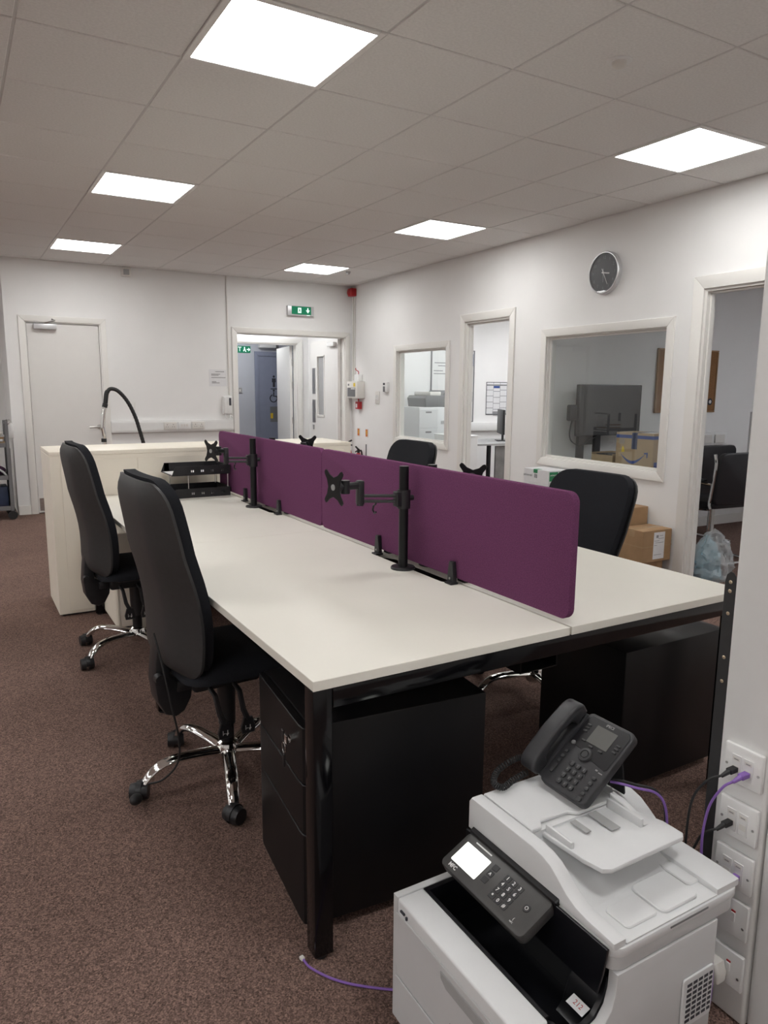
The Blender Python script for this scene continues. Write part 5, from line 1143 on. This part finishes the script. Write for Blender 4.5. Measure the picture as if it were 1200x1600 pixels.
skin(crinkle(blob((0.165, 0.15), dome(22, 0.385, lambda v: (0.9+0.5*v-1.05*v*v) * (1-v**7)), 3, M=64, wob=0.07), 0.030, 13, 3.0), W['bagfilm'], 'film')
skin(crinkle(blob((0.105, 0.10), dome(16, 0.325, lambda v: (0.9+0.4*v-0.9*v*v) * (1-v**6)), 5, M=48, wob=0.15), 0.030, 18, 9.0), W['bluefoam'], 'wrapping').location = (-0.035, 0.02, 0.008)

# ================================================================== OFFICE BEHIND WINDOW 2 AND THE NARROW DOORWAY
t = rthing('photocopier', 'white photocopier seen through the small office window', 'photocopier', 0.68, 8.08, 0.0)
MB().box(0, 0.50, 0, 0.55, 0.02, 1.145, 0.012, 2).obj('body', W['printer'], t)
for z0, z1 in ((0.10, 0.36), (0.37, 0.62), (0.63, 0.86), (0.87, 1.12)):
    d_ = MB().box(0.005, 0.30, -0.006, -0.0005, z0, z1, 0.002, 1).obj('drawer', W['printer'], t); MB().box(0.10, 0.19, -0.009, -0.0065, z1-0.05, z1-0.03, 0.001, 1).obj('pull', W['midgrey'], d_)
for z in (0.70, 0.92): MB().box(0.34, 0.43, -0.003, -0.0005, z, z+0.045).obj('badge', W['grey'], t, smooth=0)
MB().prism([(0.12, 1.146), (0.44, 1.146), (0.46, 1.295), (0.13, 1.295), (0.10, 1.26)], 0.02, 0.50, XZ, 0.01, 2).obj('scanner', W['midgrey'], t)
MB().box(0.19, 0.36, 0.04, 0.46, 1.2955, 1.345, 0.008, 2).obj('feeder', W['cream'], t); MB().prism([(0.37, 1.2955), (0.56, 1.2955), (0.56, 1.355), (0.44, 1.365)], 0.04, 0.46, XZ, 0.006, 2).obj('feed_tray', W['midgrey'], t)
t = rthing('whiteboard', 'whiteboard with faint writing on the far office wall', 'whiteboard', 1.61, 8.718, 1.42)
MB().box(-0.36, 0.345, -0.012, -0.0005, -0.50, 0.50).obj('board', W['white'], t, smooth=0)
fr_ = MB(); fr_.box(-0.375, -0.36, -0.018, -0.0005, -0.51, 0.51); fr_.box(0.345, 0.36, -0.018, -0.0005, -0.51, 0.51); fr_.box(-0.36, 0.345, -0.018, -0.0005, -0.51, -0.50); fr_.box(-0.36, 0.345, -0.018, -0.0005, 0.50, 0.51); fr_.obj('frame', W['midgrey'], t, smooth=0)
m = MB()
for z, a, b_ in ((0.32, -0.32, -0.12), (0.28, -0.26, -0.06), (0.21, -0.33, -0.18), (0.17, -0.33, -0.02)): m.box(a, b_, -0.0135, -0.0125, z, z+0.012)
m.obj('writing', W['print'], t, smooth=0)
MB().box(0.22, 0.335, -0.016, -0.0125, 0.29, 0.46).obj('blue_notice', W['blue'], t, smooth=0); MB().box(0.21, 0.335, -0.016, -0.0125, -0.22, -0.08).obj('grey_notice', W['grey'], t, smooth=0)
t = rthing('wall_planner', 'monthly wall planner on the far office wall', 'calendar', 2.44, 8.718, 1.25)
MB().box(-0.24, 0.26, -0.004, -0.0005, -0.24, 0.24).obj('border', W['ink'], t, smooth=0); MB().box(-0.232, 0.252, -0.0055, -0.0041, -0.232, 0.232).obj('sheet', W['paper'], t, smooth=0)
m = MB(); m.box(-0.232, 0.252, -0.0066, -0.0056, 0.185, 0.205); m.box(-0.12, 0.0, -0.0066, -0.0056, -0.232, -0.19)
for c_ in range(5): m.box(-0.235+c_*0.122-0.0025, -0.235+c_*0.122+0.0025, -0.0066, -0.0056, -0.232, 0.232)
for c_ in range(4):
    for r_ in range(5): m.box(-0.232+c_*0.122, -0.115+c_*0.122, -0.0064, -0.0056, 0.12-r_*0.088-(c_ % 2)*0.02, 0.128-r_*0.088-(c_ % 2)*0.02)
m.obj('month_lines', W['print'], t, smooth=0); MB().box(-0.11, 0.0, -0.0072, -0.0067, 0.150, 0.183).obj('blue_heading', W['blue'], t, smooth=0)
t = rthing('office_trunking', 'white trunking along the far office wall', 'trunking', 0.3, 8.719, 0.78); MB().box(0, 3.6, -0.05, -0.0005, 0, 0.12, 0.004, 2).obj('body', W['white'], t)
t = rthing('white_cupboard', 'white low cupboard inside the narrow office doorway', 'cupboard', 0.70, 7.22, 0.0)
MB().box(0, 0.32, 0, 0.50, 0.03, 0.80, 0.003, 1).obj('body', W['white'], t); MB().box(-0.006, 0.326, -0.006, 0.506, 0.8005, 0.825, 0.003, 1).obj('cupboard_top', W['white'], t); MB().box(0.02, 0.30, 0.02, 0.48, 0, 0.03).obj('plinth', W['midgrey'], t, smooth=0)
t = rthing('headset', 'black headset lying on the white low cupboard', 'headset', 0.90, 7.40, 0.8255); MB().tube([(0.06*math.cos(a), 0.0, 0.012+0.05*math.sin(a)) for a in [k*PI/10 for k in range(11)]], 0.006, 8).ell((0.06, 0, 0.02), 0.012, 0.02, 0.02).ell((-0.06, 0, 0.02), 0.012, 0.02, 0.02).obj('band', W['black'], t)
t = rthing('office_desk', 'grey desk with black legs inside the bright office', 'desk', 1.04, 7.25, 0.0)
MB().box(0, 1.5, 0, 0.80, 0.69, 0.715, 0.003, 1).obj('desktop', W['grey'], t); MB().box(0.30, 1.45, 0.03, 0.05, 0.05, 0.68).obj('modesty_panel', W['greydesk'], t, smooth=0)
for a in (0.18, 1.42):
    for b_ in (0.02, 0.74): MB().box(a, a+0.04, b_, b_+0.04, 0, 0.69).obj('leg', W['blacksteel'], t, smooth=0)
t = rthing('desk_monitor', 'black computer monitor edge-on in the narrow doorway', 'monitor', 1.66, 7.62, 0.7155, -0.50)
MB().box(-0.012, 0.02, -0.25, 0.25, 0.09, 0.41, 0.006, 2).obj('panel', W['blackplastic'], t); MB().cyl((0.03, 0, 0.0), (0.03, 0, 0.22), 0.016, n=12).obj('stem', W['blackplastic'], t); MB().prism(rrect(0.18, 0.22, 0.02, 4, 0.03, 0), 0, 0.01, XY, 0.002, 1).obj('foot', W['blackplastic'], t)

# ================================================================== LEFT EDGE: TROLLEY, VACUUM HOSE
t = thing('tool_trolley', 'grey three-tier trolley at the left edge of the photo', 'trolley', (-0.12, 8.42, 0))
for x in (0.0, 0.555):
    for y in (0.0, 0.36): MB().box(x, x+0.03, y, y+0.03, 0.09, 1.02, 0.003, 1).obj('post', W['midgrey'], t); MB().cyl((x+0.015, y+0.003, 0.045), (x+0.015, y+0.027, 0.045), 0.045, n=20).obj('castor', W['black'], t)
for z in (0.10, 0.42, 0.755):
    m = MB(); m.box(0.031, 0.554, 0.004, 0.386, z, z+0.012); m.box(0.031, 0.554, 0.002, 0.012, z+0.012, z+0.045); m.box(0.031, 0.554, 0.378, 0.388, z+0.012, z+0.045); m.obj('shelf', W['midgrey'], t, smooth=0)
MB().box(0.586, 0.592, 0.03, 0.36, 0.10, 0.74).obj('end_panel', W['midgrey'], t, smooth=0)
MB().box(0.590, 0.64, 0.05, 0.20, 0.84, 1.0, 0.012, 2).obj('side_holder', W['white'], t)
MB().tube(catmull([(0.57, 0.03, 0.98), (0.60, 0.03, 1.02), (0.60, 0.36, 1.02), (0.57, 0.36, 0.98)], 5), 0.012, 8).obj('handle', W['steel'], t)
for k in range(6):
    o = MB().box(-0.15, 0.15, -0.11, 0.11, 0, 0.022, 0.002, 1).obj('paper_pile', W[('paper', 'card2', 'paper', 'card', 'paper', 'cream')[k]], None); o.location = (0.272, 8.62, 0.7675+k*0.0225); o.rotation_euler.z = 0.1*math.sin(k*2.1)
    tag(o, ('lowest white', 'second, tan', 'third, white', 'fourth, brown', 'fifth, white', 'topmost cream')[k] + ' folder in the pile on the trolley top', 'folder', 'folders on the trolley')
o = MB().box(-0.17, 0.17, -0.14, 0.14, 0, 0.23, 0.01, 2).obj('navy_crate', W['navyplastic'], None); o.location = (0.255, 8.62, 0.113); tag(o, 'dark blue crate on the lowest trolley shelf', 'crate')
o = MB().ell((0, 0, 0.07), 0.20, 0.15, 0.07).obj('mauve_cloth', W['mauve'], None); o.location = (0.228, 8.62, 0.4325); tag(o, 'mauve cloth bundle on the middle trolley shelf', 'cloth')
o = MB().box(-0.12, 0.12, -0.02, 0.02, 0, 0.02, 0.006, 2).obj('orange_tool', W['orange'], None); o.location = (0.30, 8.462, 0.113); tag(o, 'orange tool handle on the lowest trolley shelf', 'tool')
o = MB().tube(catmull([(-0.12, 0, 0.14), (-0.04, 0.01, 0.145), (0.05, 0, 0.11), (0.12, 0, 0.06), (0.15, 0, 0.02)], 5), 0.011, 8).obj('grey_tool', W['silver'], None); o.location = (0.27, 8.462, 0.44); tag(o, 'silver tool leaning on the mauve cloth bundle', 'tool')

t = thing('vacuum_cleaner', 'vacuum cleaner wand and black hose rising behind the cabinet', 'vacuum cleaner', (0.95, 5.62, 0))
vb_ = MB().lathe([(0, 0.03), (0.15, 0.03), (0.17, 0.06), (0.17, 0.26), (0.15, 0.33), (0.08, 0.37), (0, 0.38)], 28, Matrix.Translation((0.42, 0.12, 0))).obj('tub', W['red'], t)
for a in range(4): MB().cyl((0.42+0.14*math.cos(a*PI/2+.78), 0.12+0.14*math.sin(a*PI/2+.78)-0.01, 0.02), (0.42+0.14*math.cos(a*PI/2+.78), 0.12+0.14*math.sin(a*PI/2+.78)+0.01, 0.02), 0.02, n=14).obj('castor', W['black'], t)
MB().tube(catmull([(-0.055, 0, 0.03), (-0.03, 0, 0.5), (-0.018, 0, 0.98), (-0.024, 0, 1.10), (-0.012, 0, 1.20), (0.004, 0, 1.27)], 6), 0.015, 12).obj('wand', W['chrome'], t)
MB().tube([(-0.022, 0, 0.985), (-0.0215, 0, 1.01)], 0.019, 12).tube([(-0.006, 0, 1.235), (0.002, 0, 1.262)], 0.019, 12).obj('wand_joint', W['black'], t)
MB().tube(catmull([(0.002, 0, 1.262), (0.012, 0, 1.33), (0.022, 0, 1.352)], 5), [0.016]*10+[0.017], 12).obj('hose_end', W['black'], t)
hp = catmull([(0.016, 0, 1.345), (0.045, 0.0, 1.368), (0.095, 0.0, 1.352), (0.155, 0, 1.28), (0.205, 0, 1.17), (0.235, 0, 1.06), (0.265, 0, 0.93), (0.31, 0.03, 0.72), (0.38, 0.08, 0.50), (0.42, 0.12, 0.36)], 10)
MB().tube(hp, [0.0130+0.0015*(i % 2) for i in range(len(hp))], 12).obj('hose', W['black'], t)
MB().box(-0.14, 0.14, -0.06, 0.06, 0.0, 0.03, 0.01, 2).obj('floor_head', W['black'], t)
t = thing('pull_cord', 'small pendant cord toggle hanging on the end wall by the hose', 'cord', (1.775, YW-0.02, 1.03)); MB().cyl((0, 0, 0.03), (0.015, 0.01, 0.17), 0.003, n=6).obj('cord', W['cream'], t); MB().lathe([(0, 0), (0.02, 0.0), (0.024, 0.01), (0.012, 0.05), (0, 0.055)], 14).obj('toggle', W['white'], t)
